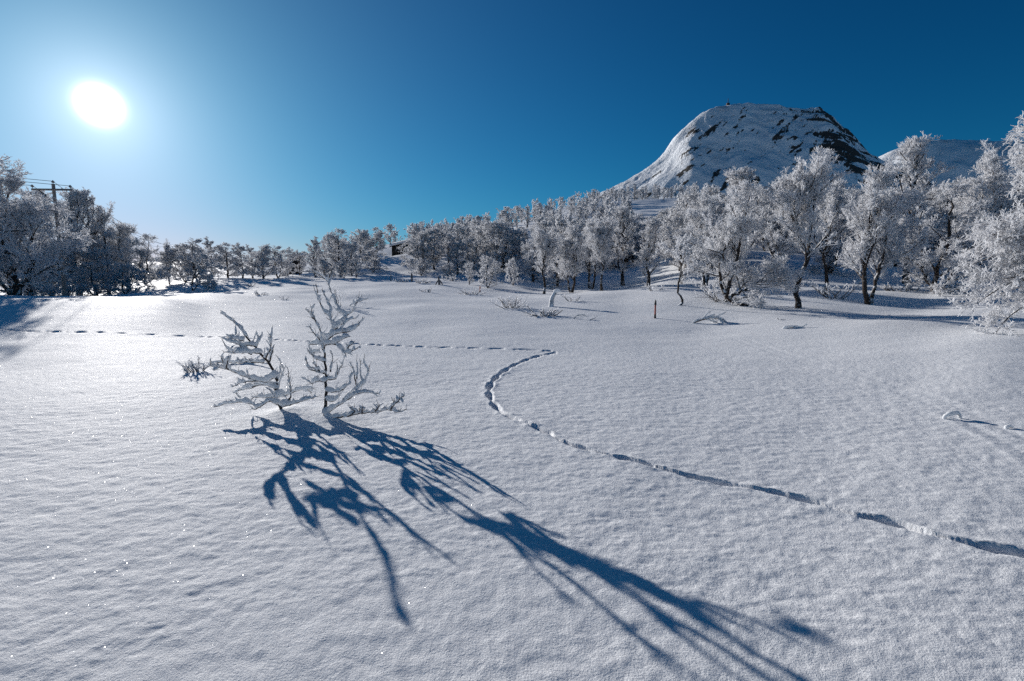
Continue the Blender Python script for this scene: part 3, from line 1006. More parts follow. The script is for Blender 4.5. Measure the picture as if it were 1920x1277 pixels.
def mesh_np(me):
    v = np.empty(len(me.vertices) * 3, np.float32); me.vertices.foreach_get("co", v)
    q = np.empty(len(me.loops), np.int32); me.loops.foreach_get("vertex_index", q)
    return v.reshape(-1, 3), q.reshape(-1, 4)


fill_np = [(mesh_np(a), mesh_np(b)) for a, b in FILL]
fill_c, fill_t, nf = [], [], 0
tries = 0
while nf < 430 and tries < 6000:
    tries += 1
    px = rs.uniform(690, 2000)
    Y = math.exp(rs.uniform(math.log(80), math.log(330)))
    p = spot(px, Y)
    u, v = project(p)
    if any(a - 4 < u < b + 4 and c - 4 < v < d + 4 for a, b, c, d in CLEAR):
        continue
    q = hit(u, v - 14, 600)
    if q is not None and q[1] < Y * 0.93:
        continue
    (tv, tq), (cv, cq) = fill_np[rs.randint(3)]
    s_ = rs.uniform(3.0, 5.6) / 6.0; a = rs.uniform(0, 6.28)
    M = np.array([[math.cos(a), math.sin(a), 0], [-math.sin(a), math.cos(a), 0], [0, 0, 1]]) * s_
    M[:2] *= 1.25
    fill_c.append((cv @ M + p, cq)); fill_t.append((tv @ M + p, tq))
    nf += 1
nq = 0
cv, cq = merge(fill_c); tv, tq = merge(fill_t)
me = make_mesh("forest", np.vstack([cv, tv]), np.vstack([cq, tq + len(cv)]))
me.materials.append(M_TWIG); me.materials.append(M_TRUNK)
me.polygons.foreach_set("material_index", np.concatenate([np.zeros(len(cq), np.int32), np.ones(len(tq), np.int32)]))
tag(link("forest", me), "mass of frosted birchwood covering the hillside between the nearer trees", None, None, "stuff")
for a, b in FILL:
    bpy.data.meshes.remove(a); bpy.data.meshes.remove(b)
print("filler", nf, len(me.polygons))

# ------------------------------------------------------------------ the two snow-covered saplings
def zc(pts, ox=340, oy=500, f=3.04):
    return [(ox + a / f, oy + b / f) for a, b in pts]


T2 = [  # (thickness of snow 0..1, depth lean, points from the fork outwards)
    (0.35, 0, [(812, 872), (822, 800), (824, 720), (826, 640), (820, 540), (812, 470), (818, 425)]),
    (0.8, .10, [(818, 425), (862, 378), (868, 345), (850, 300), (850, 240), (830, 190), (800, 130)]),
    (0.8, -.12, [(818, 425), (790, 360), (765, 320), (735, 270), (705, 240)]),
    (0.8, .22, [(868, 360), (905, 330), (935, 285), (900, 255), (875, 190), (850, 130), (830, 80), (815, 68)]),
    (0.9, .25, [(935, 285), (975, 250), (1000, 205), (1050, 185)]),
    (0.5, .22, [(840, 100), (858, 48)]),
    (0.7, -.05, [(850, 290), (815, 255), (790, 200), (775, 150), (765, 100)]),
    (0.5, .25, [(1000, 205), (1014, 176)]),
    (0.9, -.15, [(825, 420), (880, 382), (960, 370), (1010, 335), (1035, 285)]),
    (0.7, .1, [(905, 378), (925, 330), (960, 300), (1000, 292)]),
    (0.6, -.1, [(780, 340), (750, 280), (740, 235), (758, 225)]),
    (0.5, -.2, [(805, 430), (760, 385), (730, 340)]),
    (1.0, -.2, [(812, 445), (870, 440), (920, 475), (945, 492), (985, 475), (1018, 455)]),
    (0.9, -.1, [(870, 440), (930, 408), (965, 398)]),
    (0.6, -.18, [(945, 470), (985, 428)]),
    (0.9, .1, [(812, 450), (770, 440), (728, 448), (745, 485), (800, 492)]),
    (0.8, .15, [(820, 540), (780, 530), (745, 505), (718, 482)]),
    (0.9, -.2, [(824, 612), (780, 600), (740, 590), (720, 560), (706, 525)]),
    (0.7, -.2, [(790, 600), (770, 570), (748, 545)]),
    (0.9, .2, [(826, 655), (780, 650), (740, 665), (708, 640)]),
    (0.8, .1, [(826, 640), (875, 640), (900, 590), (920, 550), (935, 510)]),
    (0.5, .1, [(850, 600), (860, 540), (856, 480)]),
    (1.0, -.1, [(826, 710), (880, 715), (930, 690), (960, 655), (970, 600)]),
    (1.0, .0, [(818, 845), (870, 810), (935, 765), (985, 715), (1040, 660), (1065, 610), (1074, 560)]),
    (0.5, .0, [(1000, 695), (985, 610), (966, 540)]),
    (0.6, .1, [(1035, 660), (1020, 600), (1025, 530)]),
    (0.5, .05, [(1000, 640), (1005, 580), (998, 530)]),
    (0.5, .05, [(960, 655), (968, 620)]),
    (0.9, -.15, [(935, 765), (985, 735), (1040, 715), (1130, 727)]),
    (0.8, .05, [(826, 760), (860, 770), (900, 740), (890, 690)]),
    (0.9, -.35, [(822, 868), (890, 858), (960, 850), (1030, 835), (1110, 832), (1180, 815), (1230, 828), (1285, 812)]),
    (0.6, -.4, [(1190, 815), (1225, 775), (1272, 735)]),
    (0.5, -.3, [(1105, 830), (1132, 785)]),
    (0.6, -.3, [(1030, 838), (1034, 800)]),
    (0.8, -.3, [(960, 850), (985, 820), (965, 800)]),
]
T1 = [
    (0.4, 0, [(590, 842), (562, 795), (535, 740), (545, 650), (525, 590), (490, 540), (450, 495), (412, 450), (372, 402)]),
    (0.9, .0, [(372, 402), (335, 350), (290, 312), (258, 285), (232, 255)]),
    (0.5, .0, [(340, 360), (322, 335), (308, 315)]),
    (0.9, .25, [(412, 450), (350, 448), (285, 432), (225, 402)]),
    (0.8, .3, [(350, 420), (300, 410), (262, 400)]),
    (0.8, -.1, [(450, 495), (380, 488), (310, 494), (245, 486)]),
    (0.8, .2, [(400, 500), (350, 470), (290, 480)]),
    (1.0, -.25, [(540, 625), (480, 655), (420, 645), (350, 622), (270, 588), (200, 572), (162, 530)]),
    (0.7, -.25, [(270, 588), (240, 550), (225, 515)]),
    (0.7, -.25, [(255, 580), (262, 545), (270, 515)]),
    (0.6, -.25, [(215, 572), (190, 590)]),
    (0.9, .15, [(535, 700), (470, 672), (400, 690), (335, 705), (312, 722), (350, 760), (370, 775)]),
    (0.8, .1, [(440, 650), (370, 655), (320, 672), (288, 688)]),
    (0.8, .3, [(470, 545), (400, 545), (330, 540), (280, 560)]),
    (1.0, -.2, [(560, 790), (500, 768), (440, 800), (380, 778), (330, 772), (260, 782), (180, 800)]),
    (0.8, .1, [(535, 740), (480, 745), (420, 745), (390, 765)]),
    (0.6, .15, [(425, 462), (440, 420), (432, 380)]),
    (0.5, .15, [(440, 430), (458, 382)]),
    (0.8, -.15, [(480, 525), (505, 475), (512, 430), (503, 382)]),
    (0.6, -.15, [(505, 540), (516, 495), (526, 452)]),
    (0.7, .2, [(548, 700), (560, 650), (580, 610), (592, 572)]),
    (0.6, -.1, [(585, 790), (620, 745), (620, 680), (606, 575)]),
    (1.0, .15, [(540, 745), (590, 735), (640, 715), (700, 700), (762, 692)]),
    (1.0, -.1, [(575, 800), (640, 782), (700, 762), (780, 742)]),
    (0.7, .1, [(720, 700), (745, 720)]),
    (0.7, .1, [(450, 800), (410, 815), (395, 800)]),
]


def snowy_sapling(name, data, base_px, label, snow_k, seed, lean):
    """Branches traced at the sapling's own distance, each leaning its own way in depth, snow lying on top of every one."""
    rs = np.random.RandomState(seed)
    b = hit(*base_px)
    Y0 = b[1]
    root = empty(name, (b[0], b[1], b[2]))
    tag(root, label, "sapling")
    trunk_parts, twig_parts, snow = [], [], []
    pts_done = []          # for starting depth of each branch: nearest point already built
    for bi, (th, dep, pts) in enumerate(data):
        pp = zc(pts)
        y_start = Y0
        if pts_done:
            allp = np.concatenate(pts_done)
            uv = np.array([project(q) for q in allp])
            k = np.argmin(np.hypot(uv[:, 0] - pp[0][0], uv[:, 1] - pp[0][1]))
            y_start = allp[k, 1]
        n = len(pp)
        seg = np.concatenate([[0], np.cumsum([math.hypot(pp[i + 1][0] - pp[i][0], pp[i + 1][1] - pp[i][1]) for i in range(n - 1)])])
        seg = seg / seg[-1]
        ln = lambda v_: lean * max(0.0, (base_px[1] - v_) / 255.0) ** 1.2       # the crown leans away from the viewer
        P = np.array([at_depth(pp[i][0], pp[i][1], y_start + dep * seg[i] * 1.1 + ln(pp[i][1]) - ln(pp[0][1])) for i in range(n)])
        L = np.linalg.norm(np.diff(P, axis=0), axis=1).sum()
        K = max(5, int(L / 0.035))
        P = resample(P, K)
        P[1:-1] += rs.normal(size=(K - 2, 3)) * 0.004
        pts_done.append(P)
        if bi == 0:
            R = np.linspace(0.021, 0.010, K)
            P[0, 2] -= 0.05
            trunk_parts.append(tubes(P[None], R[None], 8))
        else:
            R = np.linspace(0.0100, 0.0030, K) * (0.8 + 0.4 * min(1, L))
            twig_parts.append(tubes(P[None], R[None], 6))
            # short bare twig ends
            nt = max(1, int(L / 0.11))
            C, CR = spawn(P[None], R[None], nt, 0.25, 1.0, 0.10, 0.8, 0.35, 4, rs, bend=0.2, rfac=0.6, tip=0.5)
            twig_parts.append(tubes(C, np.maximum(CR, 0.0016), 4))
            # snow on those little twigs
            keep = rs.rand(nt) < 0.45
            for c in C[keep]:
                c2 = c + np.array([0, 0, 0.006])
                snow.append(tubes(resample(c2, 6)[None], (np.array([.006, .012, .013, .011, .008, .001]) * (0.8 + 0.5 * th))[None], 7))
        # snow lying along the branch
        T = unit(np.gradient(P, axis=0))
        flat = np.sqrt(np.clip(1 - T[:, 2]**2, 0, 1))
        t = np.linspace(0, 1, K)
        s1 = rs.uniform(0, 99)
        lump = 0.72 + 0.55 * vnoise(t * L / 0.07 + s1, t * 0, 7) + 0.3 * vnoise(t * L / 0.03 + s1, t * 0 + 4, 8)
        rr = snow_k * th * (0.35 + 0.65 * flat) * np.clip(lump, 0.25, 1.5) * np.interp(t, [0, 0.08, 0.75, 0.95, 1], [0.9, 1, 0.75, 0.4, 0.06])
        if bi == 0:
            rr = rr * 0.8
            off = np.array([0.35, -0.1, 0.0])
            S = P + off * rr[:, None]
        else:
            S = P + np.stack([0 * rr, 0 * rr, rr * 0.86 + R * 0.5], 1)
        # two strands side by side make it wider than it is high
        side = unit(np.cross(T, np.array([0, 0, 1.0])) + 1e-6)
        for sg in (-0.32, 0.32):
            snow.append(tubes(resample_rows(S + side * rr[:, None] * sg)[None], rr[None], 9))
        # filled fork at the start
        if bi > 0 and th > 0.55:
            d = P[0] + np.array([0, 0, rr.max() * 0.75])
            C = np.stack([P[0], d, P[0] + (P[min(3, K - 1)] - P[0]) * 0.8 + np.array([0, 0, rr.max() * 1.0])])
            snow.append(tubes(resample(C, 6)[None], (rr.max() * np.array([.3, .8, 1.0, 1.0, .8, .3]))[None], 8))
    # branches growing towards and away from the viewer, which the photograph shows end-on
    ALL = [p_ for p_ in pts_done if len(p_) > 6]
    for _ in range(15):
        par = ALL[0] if rs.rand() < 0.4 else ALL[rs.randint(len(ALL))]
        k0 = rs.randint(len(par) // 4, len(par) - 1)
        tn_ = unit(par[min(k0 + 1, len(par) - 1)] - par[k0 - 1])
        d_ = unit(tn_ * .45 + np.array([rs.uniform(-.35, .35), rs.choice([-1, 1]) * rs.uniform(.6, 1.1), rs.uniform(.15, .6)]))
        Lx = rs.uniform(.10, .30)
        c = [par[k0]]
        for j in range(7):
            d_ = unit(d_ + rs.normal(size=3) * .12 + np.array([0, 0, .06]))
            c.append(c[-1] + d_ * Lx / 7)
        c = np.array(c)
        rr_ = np.linspace(.006, .0022, 8)
        twig_parts.append(tubes(c[None], rr_[None], 5))
        sr = snow_k * rs.uniform(.3, .55) * (0.8 + .3 * rs.uniform(-1, 1, 8)) * np.array([.7, 1, 1, .95, .85, .7, .45, .08])
        snow.append(tubes((c + np.array([0, 0, 1.0]) * sr[:, None] * .8)[None], sr[None], 8))
    # fine dark shoots standing up out of the snow
    for par in ALL:
        nn = max(2, int(len(par) / 1.9))
        C, CR = spawn(par[None], np.full((1, len(par)), .004), nn, .15, 1.0, .11, .9, .7, 4, rs, bend=.2, rfac=.7, tip=.5)
        twig_parts.append(tubes(C, np.maximum(CR, .0017), 4))
        for c in C[rs.rand(nn) < 0.55]:
            snow.append(tubes((resample(c, 6) + np.array([0, 0, .003]))[None], (np.array([.007, .009, .008, .0075, .006, .003]))[None], 6))
    off = -np.array([b[0], b[1], b[2]])
    v, q = merge(trunk_parts)
    link("trunk", make_mesh(name + "_trunk", v + off, q), M_BARK, root)
    v, q = merge(twig_parts)
    link("branch", make_mesh(name + "_branches", v + off, q), M_BARK, root)
    v, q = merge([(closed(a), bq) for a, bq in snow])
    # fuse the snow into one body
    me = make_mesh(name + "_snow_raw", v + off, q)
    tmp = bpy.data.objects.new("snow_raw", me)
    COL.objects.link(tmp)
    rm = tmp.modifiers.new("r", 'REMESH'); rm.mode = 'VOXEL'; rm.voxel_size = 0.0065; rm.use_smooth_shade = True
    sm = tmp.modifiers.new("s", 'SMOOTH'); sm.factor = 0.6; sm.iterations = 5
    dg = bpy.context.evaluated_depsgraph_get()
    me2 = bpy.data.meshes.new_from_object(tmp.evaluated_get(dg))
    me2.name = name + "_snow"
    bpy.data.objects.remove(tmp); bpy.data.meshes.remove(me)
    # broken, granular surface
    co = np.empty(len(me2.vertices) * 3, np.float32); me2.vertices.foreach_get("co", co); co = co.reshape(-1, 3)
    nr = np.empty(len(me2.vertices) * 3, np.float32); me2.vertices.foreach_get("normal", nr); nr = nr.reshape(-1, 3)
    d_ = 0.0045 * fbm(co[:, 0] / .035 + co[:, 1] / .05, co[:, 2] / .035 - co[:, 1] / .04, 3, seed + 60) + 0.0022 * vnoise(co[:, 0] / .011 + co[:, 1] / .013, co[:, 2] / .011, seed + 70)
    me2.vertices.foreach_set("co", (co + nr * d_[:, None]).astype(np.float32).ravel())
    me2.update()
    link("snow_load", me2, M_SNOW, root)
    me2.materials.clear(); me2.materials.append(M_SNOW)
    print(name, "snow polys", len(me2.polygons))
    return root, b


def resample_rows(P):
    return P


def closed(v):
    return v


def cap_tubes(P, R, sides):
    """Closed tube: radius run to zero at both ends."""
    P = np.concatenate([P[:, :1], P, P[:, -1:]], 1)
    R = np.concatenate([R[:, :1] * 0, R, R[:, -1:] * 0], 1)
    P[:, 0] -= (P[:, 2] - P[:, 1]) * 0.05
    P[:, -1] += (P[:, -2] - P[:, -3]) * 0.05
    return _tubes(P, R, sides)


_tubes = tubes
_snow_tubes = cap_tubes


def sap(*a):
    global tubes
    tubes = cap_tubes
    try:
        return snowy_sapling(*a)
    finally:
        tubes = _tubes


s2, B2 = sap("birch_sapling", T2, (608, 787), "taller upright snow-plastered sapling with long shadow, right of the pair", 0.038, 4, 0.2)
s1, B1 = sap("birch_sapling", T1, (535, 777), "shorter snow-plastered sapling leaning left, left of the pair", 0.039, 6, 0.0)
MOUNDS += [(B2[0] + .05, B2[1] + .1, .05, .45), (B1[0] + .02, B1[1] + .05, .06, .4), ((B1[0] + B2[0]) / 2, B1[1] + .05, .03, .5)]

# ------------------------------------------------------------------ ground
def build_ground():
    d = math.radians
    az = np.concatenate([np.linspace(d(-180), d(-80), 26)[:-1], np.linspace(d(-80), d(-52), 36)[:-1], np.linspace(d(-52), d(52), 700),
                         np.linspace(d(52), d(80), 36)[1:], np.linspace(d(80), d(180), 26)[1:-1]])
    r = np.concatenate([[0.35], np.exp(np.linspace(math.log(0.7), math.log(1.6), 12)[:-1]), np.exp(np.linspace(math.log(1.6), math.log(2.5), 44)[:-1]), np.exp(np.linspace(math.log(2.5), math.log(9), 300)[:-1]), np.exp(np.linspace(math.log(9), math.log(30), 130)[:-1]),
                        np.exp(np.linspace(math.log(30), math.log(420), 150)[:-1]), np.exp(np.linspace(math.log(420), math.log(4500), 30))])
    A, Rr = np.meshgrid(az, r)
    X = (Rr * np.sin(A)).ravel(); Y = (Rr * np.cos(A)).ravel()
    Z = height(X, Y) + ground_detail(X, Y)
    for mx, my, mh, mr_ in MOUNDS:
        Z += mh * np.exp(-((X - mx)**2 + (Y - my)**2) / (2 * (mr_ / 2)**2))
    na, nr = len(az), len(r)
    V = np.stack([X, Y, Z], 1)
    V = np.vstack([V, [[0, 0, Z[:na].mean()]]])
    i = np.arange(nr - 1)[:, None] * na; j = np.arange(na)[None]
    j2 = (j + 1) % na
    Q = np.stack([i + j, i + na + j, i + na + j2, i + j2], -1).reshape(-1, 4)
    c = len(V) - 1
    T = np.stack([np.full(na, c), np.arange(na), (np.arange(na) + 1) % na], 1)
    me = make_mesh("snow_ground", V, Q[:, ::-1], T[:, ::-1])
    o = link("ground", me, M_GROUND)
    tag(o, "wide fresh snow field rising to wooded hills", None, None, "structure")


# ------------------------------------------------------------------ mountains
def build_mountain(name, label, sky_pts, Yr, w_front, w_back, base, nx, ny, seed, rockbias):
    xs = [(px - 960) / F_PX * Yr * 0.995 for px, py in sky_pts]
    zs = [at_depth(px, py, Yr)[2] for px, py in sky_pts]
    X = np.linspace(xs[0], xs[-1], nx)
    top = pchip(xs, zs, X)
    Yv = np.concatenate([np.linspace(-1, 0, ny), np.linspace(0, 1, ny // 3)[1:]])
    XX, TT = np.meshgrid(X, Yv)
    top2 = np.broadcast_to(top, XX.shape)
    # the ridge curves away from the viewer at both ends, so the dome is round in plan
    mid = (xs[0] + xs[-1]) / 2; half = (xs[-1] - xs[0]) / 2
    yr = Yr + 0.22 * w_front * np.abs((XX - mid) / half)**2
    YY = yr + np.where(TT < 0, TT * w_front, TT * w_back)
    a = np.abs(TT)
    warp = 0.05 * fbm(XX / 90, YY / 90, 3, seed + 3)
    prof = 1 - smooth01(np.clip(a + warp * smooth01(a * 8), 0, 1)) ** 0.85
    prof = np.where(a < 1e-6, 1, prof)
    Z = base + (top2 - base) * prof
    # ledges and slabs dipping to the right
    relief = smooth01(a * 9) * smooth01((1 - a) * 5) * (0.25 + 0.75 * smooth01((XX - mid) / half * 1.6 + 0.75))
    s = (Z + 0.45 * XX) / 26 + 1.3 * fbm(XX / 70, YY / 70, 3, seed)
    ledge = (s - np.floor(s))
    step = smooth01((ledge - 0.72) / 0.28) - ledge
    Z = Z + relief * (7.5 * step * np.clip((top2 - base) / 150, 0, 1) + 5.0 * fbm(XX / 38, YY / 38, 4, seed + 9) + 10 * fbm(XX / 120, YY / 120, 2, seed + 19))
    Z = Z + (1 - relief) * 1.4 * fbm(XX / 14, YY / 14, 3, seed + 5) * (a < 0.3)
    gy, gx = np.gradient(Z)
    dY = np.gradient(YY, axis=0); dX = np.gradient(XX, axis=1)
    slope = np.hypot(gy / np.maximum(np.abs(dY), 1e-3), gx / np.maximum(np.abs(dX), 1e-3))
    along, across = (XX * .8 + Z * .6), (-XX * .6 + Z * .8)
    slabs = fbm(along / 24, across / 5.5, 4, seed + 31, 0.6)
    shelves = fbm((XX * .97 - Z * .24) / 48, (Z + .25 * XX) / 5.0, 4, seed + 57, 0.6)
    lowr = smooth01(((XX - mid) / half + 0.15) * 3)
    band = np.clip(slabs * (1 - lowr) + shelves * lowr, -1.2, 1.2)
    zone = fbm(XX / 75, Z / 45, 2, seed + 77)
    rock = rockbias + 0.10 * (np.minimum(slope, 2.6) - 1.0) + 0.50 * band + 0.16 * zone + 0.08 * smooth01((XX - mid) / (0.5 * half) + 0.6) - 0.34 * smooth01((-(XX - mid) / half + 0.10) * 4) - 0.12 * smooth01((Z - base) / (top2 - base) * 6 - 5.0)
    n0, n1 = XX.shape
    V = np.stack([XX.ravel(), YY.ravel(), Z.ravel()], 1)
    i = np.arange(n0 - 1)[:, None] * n1; j = np.arange(n1 - 1)[None]
    Q = np.stack([i + j, i + j + 1, i + n1 + j + 1, i + n1 + j], -1).reshape(-1, 4)
    me = make_mesh(name, V, Q)
    at = me.attributes.new("rock", 'FLOAT', 'POINT')
    at.data.foreach_set("value", rock.ravel().astype(np.float32))
    o = link(name, me, M_MOUNTAIN)
    tag(o, label, None, None, "structure")
    return o


build_ground()
build_mountain("mountain", "steep dome-shaped snowy mountain with dark rock bands",
               [(1000, 430), (1080, 385), (1140, 350), (1175, 333), (1205, 314), (1238, 284), (1258, 252), (1285, 226), (1318, 203), (1365, 194), (1410, 196), (1460, 205),
                (1510, 220), (1550, 246), (1585, 275), (1625, 300), (1680, 330), (1760, 360), (1900, 420)], 900, 270, 420, 60, 400, 170, 3, 0.41)
build_mountain("mountain", "lower rounded snowy peak right of the dome mountain",
               [(1540, 420), (1600, 340), (1640, 295), (1665, 277), (1700, 265), (1745, 258), (1800, 261), (1850, 266), (1900, 275), (1990, 290), (2150, 330), (2400, 420)], 1500, 450, 500, 90, 160, 70, 13, 0.06)
build_mountain("mountain", "low distant snowy ridge beyond the left trees",
               [(100, 520), (200, 500), (300, 486), (345, 478), (400, 482), (470, 492), (560, 500), (640, 520)], 2600, 500, 500, 60, 120, 60, 23, 0.1)

# ------------------------------------------------------------------ power line
def utility_pole(px, Y, top_py, label, yaw=0.0):
    p = spot(px, Y)
    zt = at_depth(px, top_py, Y)[2]
    H = zt - p[2]
    root = empty("utility_pole", p, yaw)
    tag(root, label, "pole", "poles of the power line")
    P = np.array([[0, 0, -.4], [0, 0, H * .5], [0, 0, H]], float)
    link("post", make_mesh("pole_post", *tubes(P[None], np.array([[.12, .105, .09]]), 12)), M_POLE, root)
    v, q = box_vq(0, -.16, H - .38, 2.4, .10, .11)
    link("crossarm", make_mesh("pole_crossarm", v, q, smooth=False), M_POLE, root)
    c = np.array([[[-.75, -.2, H - .42], [0, -.17, H - 1.15]]])
    link("brace", make_mesh("pole_brace", *tubes(c, np.full((1, 2), .03), 6)), M_CABLE, root)
    ends = []
    ins = None
    for x in (-1.15, 0.0, 1.15):
        base = H - .31 if x else H
        c = np.array([[[0, 0, 0], [0, 0, .06], [0, 0, .08], [0, 0, .16], [0, 0, .19], [0, 0, .24]]])
        rr = np.array([[.015, .02, .075, .085, .05, .01]])
        if ins is None:
            ins = make_mesh("insulator", *tubes(c, rr, 10))
        link("insulator", ins, M_GLASS_INS, root, loc=(x, -.16 if x else 0, base))
        w = Vector((x, -.16 if x else 0, base + .17))
        cs, sn = math.cos(yaw), math.sin(yaw)
        ends.append(np.array([p[0] + w.x * cs - w.y * sn, p[1] + w.x * sn + w.y * cs, p[2] + w.z]))
    return root, ends


_, e1 = utility_pole(124, 32.0, 345, "nearer utility pole with crossarm standing among the left trees", 0.06)
_, e2 = utility_pole(347, 86.0, 458, "small far utility pole behind the tree line", 0.3)
e0 = [e + np.array([-26.0, -16.0, 2.6]) for e in e1]
for k, nm in enumerate(("left", "middle", "right")):
    for a, b, sag, where in ((e0[k], e1[k], .55, "from the nearer pole to the left photo edge"), (e1[k], e2[k], 1.6, "between the nearer and the far pole")):
        t = np.linspace(0, 1, 28)[:, None]
        P = a * (1 - t) + b * t
        P[:, 2] -= sag * 4 * (t * (1 - t))[:, 0]
        o = link("power_cable", make_mesh("power_cable", *tubes(P[None], np.full((1, 28), .016), 5)), M_CABLE)
        tag(o, f"thin power cable on the {nm} insulator {where}", "cable", "cables of the power line")

# ------------------------------------------------------------------ cabins
def cabin(px, Y, w, d, h, yaw, label, z_off=0.0, mono=True):
    p = spot(px, Y)
    root = empty("cabin", (p[0], p[1], p[2] + z_off), yaw)
    tag(root, label, "cabin")
    # log walls: horizontal boards as one wall body per course
    parts = []
    n = 9
    for i in range(n):
        z = -0.8 + (h + 0.8) * (i + .5) / n
        o_ = 0.02 * (i % 2)
        parts.append(box_vq(0, 0, z, w + o_, d + o_, (h + 0.8) / n - 0.012))
    if mono:
        # gable on the right carries the roof slope
        gv = np.array([[-w / 2, -d / 2, h], [w / 2, -d / 2, h], [w / 2, -d / 2, h + .95], [-w / 2, d / 2, h], [w / 2, d / 2, h], [w / 2, d / 2, h + .95]])
        gq = np.array([[0, 1, 2, 2], [5, 4, 3, 3], [1, 4, 5, 2], [0, 2, 5, 3]])
    v, q = merge(parts)
    link("wall", make_mesh("cabin_wall", v, q, smooth=False), M_WOOD, root)
    if mono:
        me = make_mesh("cabin_gable", gv, quads=[[1, 4, 5, 2], [0, 2, 5, 3]], tris=[[0, 1, 2], [5, 4, 3]], smooth=False)
        link("gable", me, M_WOOD, root)
    a = math.atan2(.95, w)
    for nm, th, zz, mat, ov in (("roof", .12, .07, M_WOOD, .5), ("roof_snow", .42, .36, M_SNOW, .46)):
        v, q = box_vq(0, 0, 0, w + 2 * ov, d + 2 * ov, th)
        c, s = math.cos(a), math.sin(a)
        v = np.stack([v[:, 0] * c - v[:, 2] * s, v[:, 1], v[:, 0] * s + v[:, 2] * c], 1) + np.array([0, 0, h + .95 / 2 + zz])
        v[:, 2] += 0.16 * v[:, 1] + (.16 * d / 2 if nm else 0)
        me = make_mesh("cabin_" + nm, v, q, smooth=False)
        o = link(nm, me, mat, root)
        if nm == "roof_snow":
            b = o.modifiers.new("b", 'BEVEL'); b.width = .13; b.segments = 3
    for x in (-w * .22, w * .22):
        v, q = box_vq(x, -d / 2 - .03, h * .55, .8, .06, .8)
        wn = link("window", make_mesh("window_frame", v, q, smooth=False), M_DEAD, root)
        v, q = box_vq(x, -d / 2 - .07, h * .55, .66, .02, .66)
        link("pane", make_mesh("window_pane", v, q, smooth=False), M_WIN, wn)
    v, q = box_vq(w * .38, -d / 2 - .03, h * .40, .8, .05, 1.7)
    link("door", make_mesh("cabin_door", v, q, smooth=False), M_DEAD, root)
    return root


cabin(754, 104, 3.8, 3.2, 1.3, 0.1, "dark wooden cabin with snowy sloping roof atop the slope", 0.35)
cabin(811, 122, 5.0, 4.0, 2.1, 0.4, "second dark cabin half hidden by trees right of the main one")
cabin(552, 80, 1.5, 2.0, 1.6, -0.2, "small made-up hut filling a dark gap of the middle tree line")  # made-up hut, stands where the tree line has only a dark gap
cabin(650, 78, 2.2, 2.0, 1.3, 0.3, "made-up hut filling a dark gap behind the tallest tree of the line")  # added body in place of the dark gap behind the tallest tree

# ------------------------------------------------------------------ stakes, stumps, shrubs, branches
def stick(name, base_px, Y, top_px, r0, r1, mat, label, cat, bend=0.0, top_mat=None):
    b = hit(*base_px) if Y is None else spot(base_px[0], Y)
    t = at_depth(top_px[0], top_px[1], b[1])
    root = empty(name, b)
    tag(root, label, cat)
    t = t - b
    m_ = t * 0.5 + np.array([bend, 0, 0])
    P = resample(np.array([[0, 0, -.15], m_, t]), 9)
    link("post" if cat in ("marker", "post") else "stem", make_mesh(name + "_stem", *cap_tubes(P[None], np.linspace(r0, r1, 9)[None], 8)), mat, root)
    return root, b, t


root, b, t = stick("snow_marker", (1228, 597), None, (1229, 566), .035, .03, M_RED, "red and black wooden marker stake standing in the snow", "marker")
v, q = cap_tubes(resample(np.array([t * .80, t * .9, t * 1.12]), 4)[None], np.array([[.042, .042, .036, .012]]), 8)
link("tip", make_mesh("marker_tip", v, q), M_BLACK, root)
v, q = cap_tubes(resample(np.array([t * .0, t * .12, t * .24]), 4)[None], np.array([[.042, .042, .042, .04]]), 8)
link("foot", make_mesh("marker_foot", v, q), M_BLACK, root)
stick("snow_marker", (900, 548), None, (900, 536), .05, .04, M_RED, "short distant red stake in the snow left of the hollow", "marker")
stick("wooden_post", (733, 527), None, (733, 516), .06, .05, M_DEAD, "thin grey post at the foot of the cabin slope", "post")
stick("wooden_post", (772, 528), None, (772, 513), .11, .09, M_DEAD, "thicker dark post right of the thin grey one", "post")
root, b, t = stick("tree_stump", (1033, 575), None, (1041, 548), .13, .085, M_STUB, "dead leaning trunk stub with a crooked snowy head", "stump", bend=-.06)
P = resample(np.array([t * .9, t * 1.02 + [.0, 0, 0], t * 1.04 + [.16, 0, .02], t * 1.0 + [.24, 0, -.03]]), 8)
link("snow_cap", make_mesh("stump_head", *cap_tubes(P[None] + np.array([0, 0, .03]), np.array([[.08, .10, .105, .10, .10, .09, .07, .04]]), 8)), M_SNOW, root)
root, b, t = stick("tree_stump", (824, 534), None, (822, 519), .12, .06, M_DEAD, "small forked stump on the far edge of the field", "stump")
for dx in (-.35, .3):
    P = resample(np.array([t * .6, t * .3 + [dx * .6, 0, 0], [dx, 0, -.1]]), 5)
    link("branch", make_mesh("stump_prong", *cap_tubes(P[None], np.array([[.05, .06, .05, .05, .04]]), 6)), M_DEAD, root)


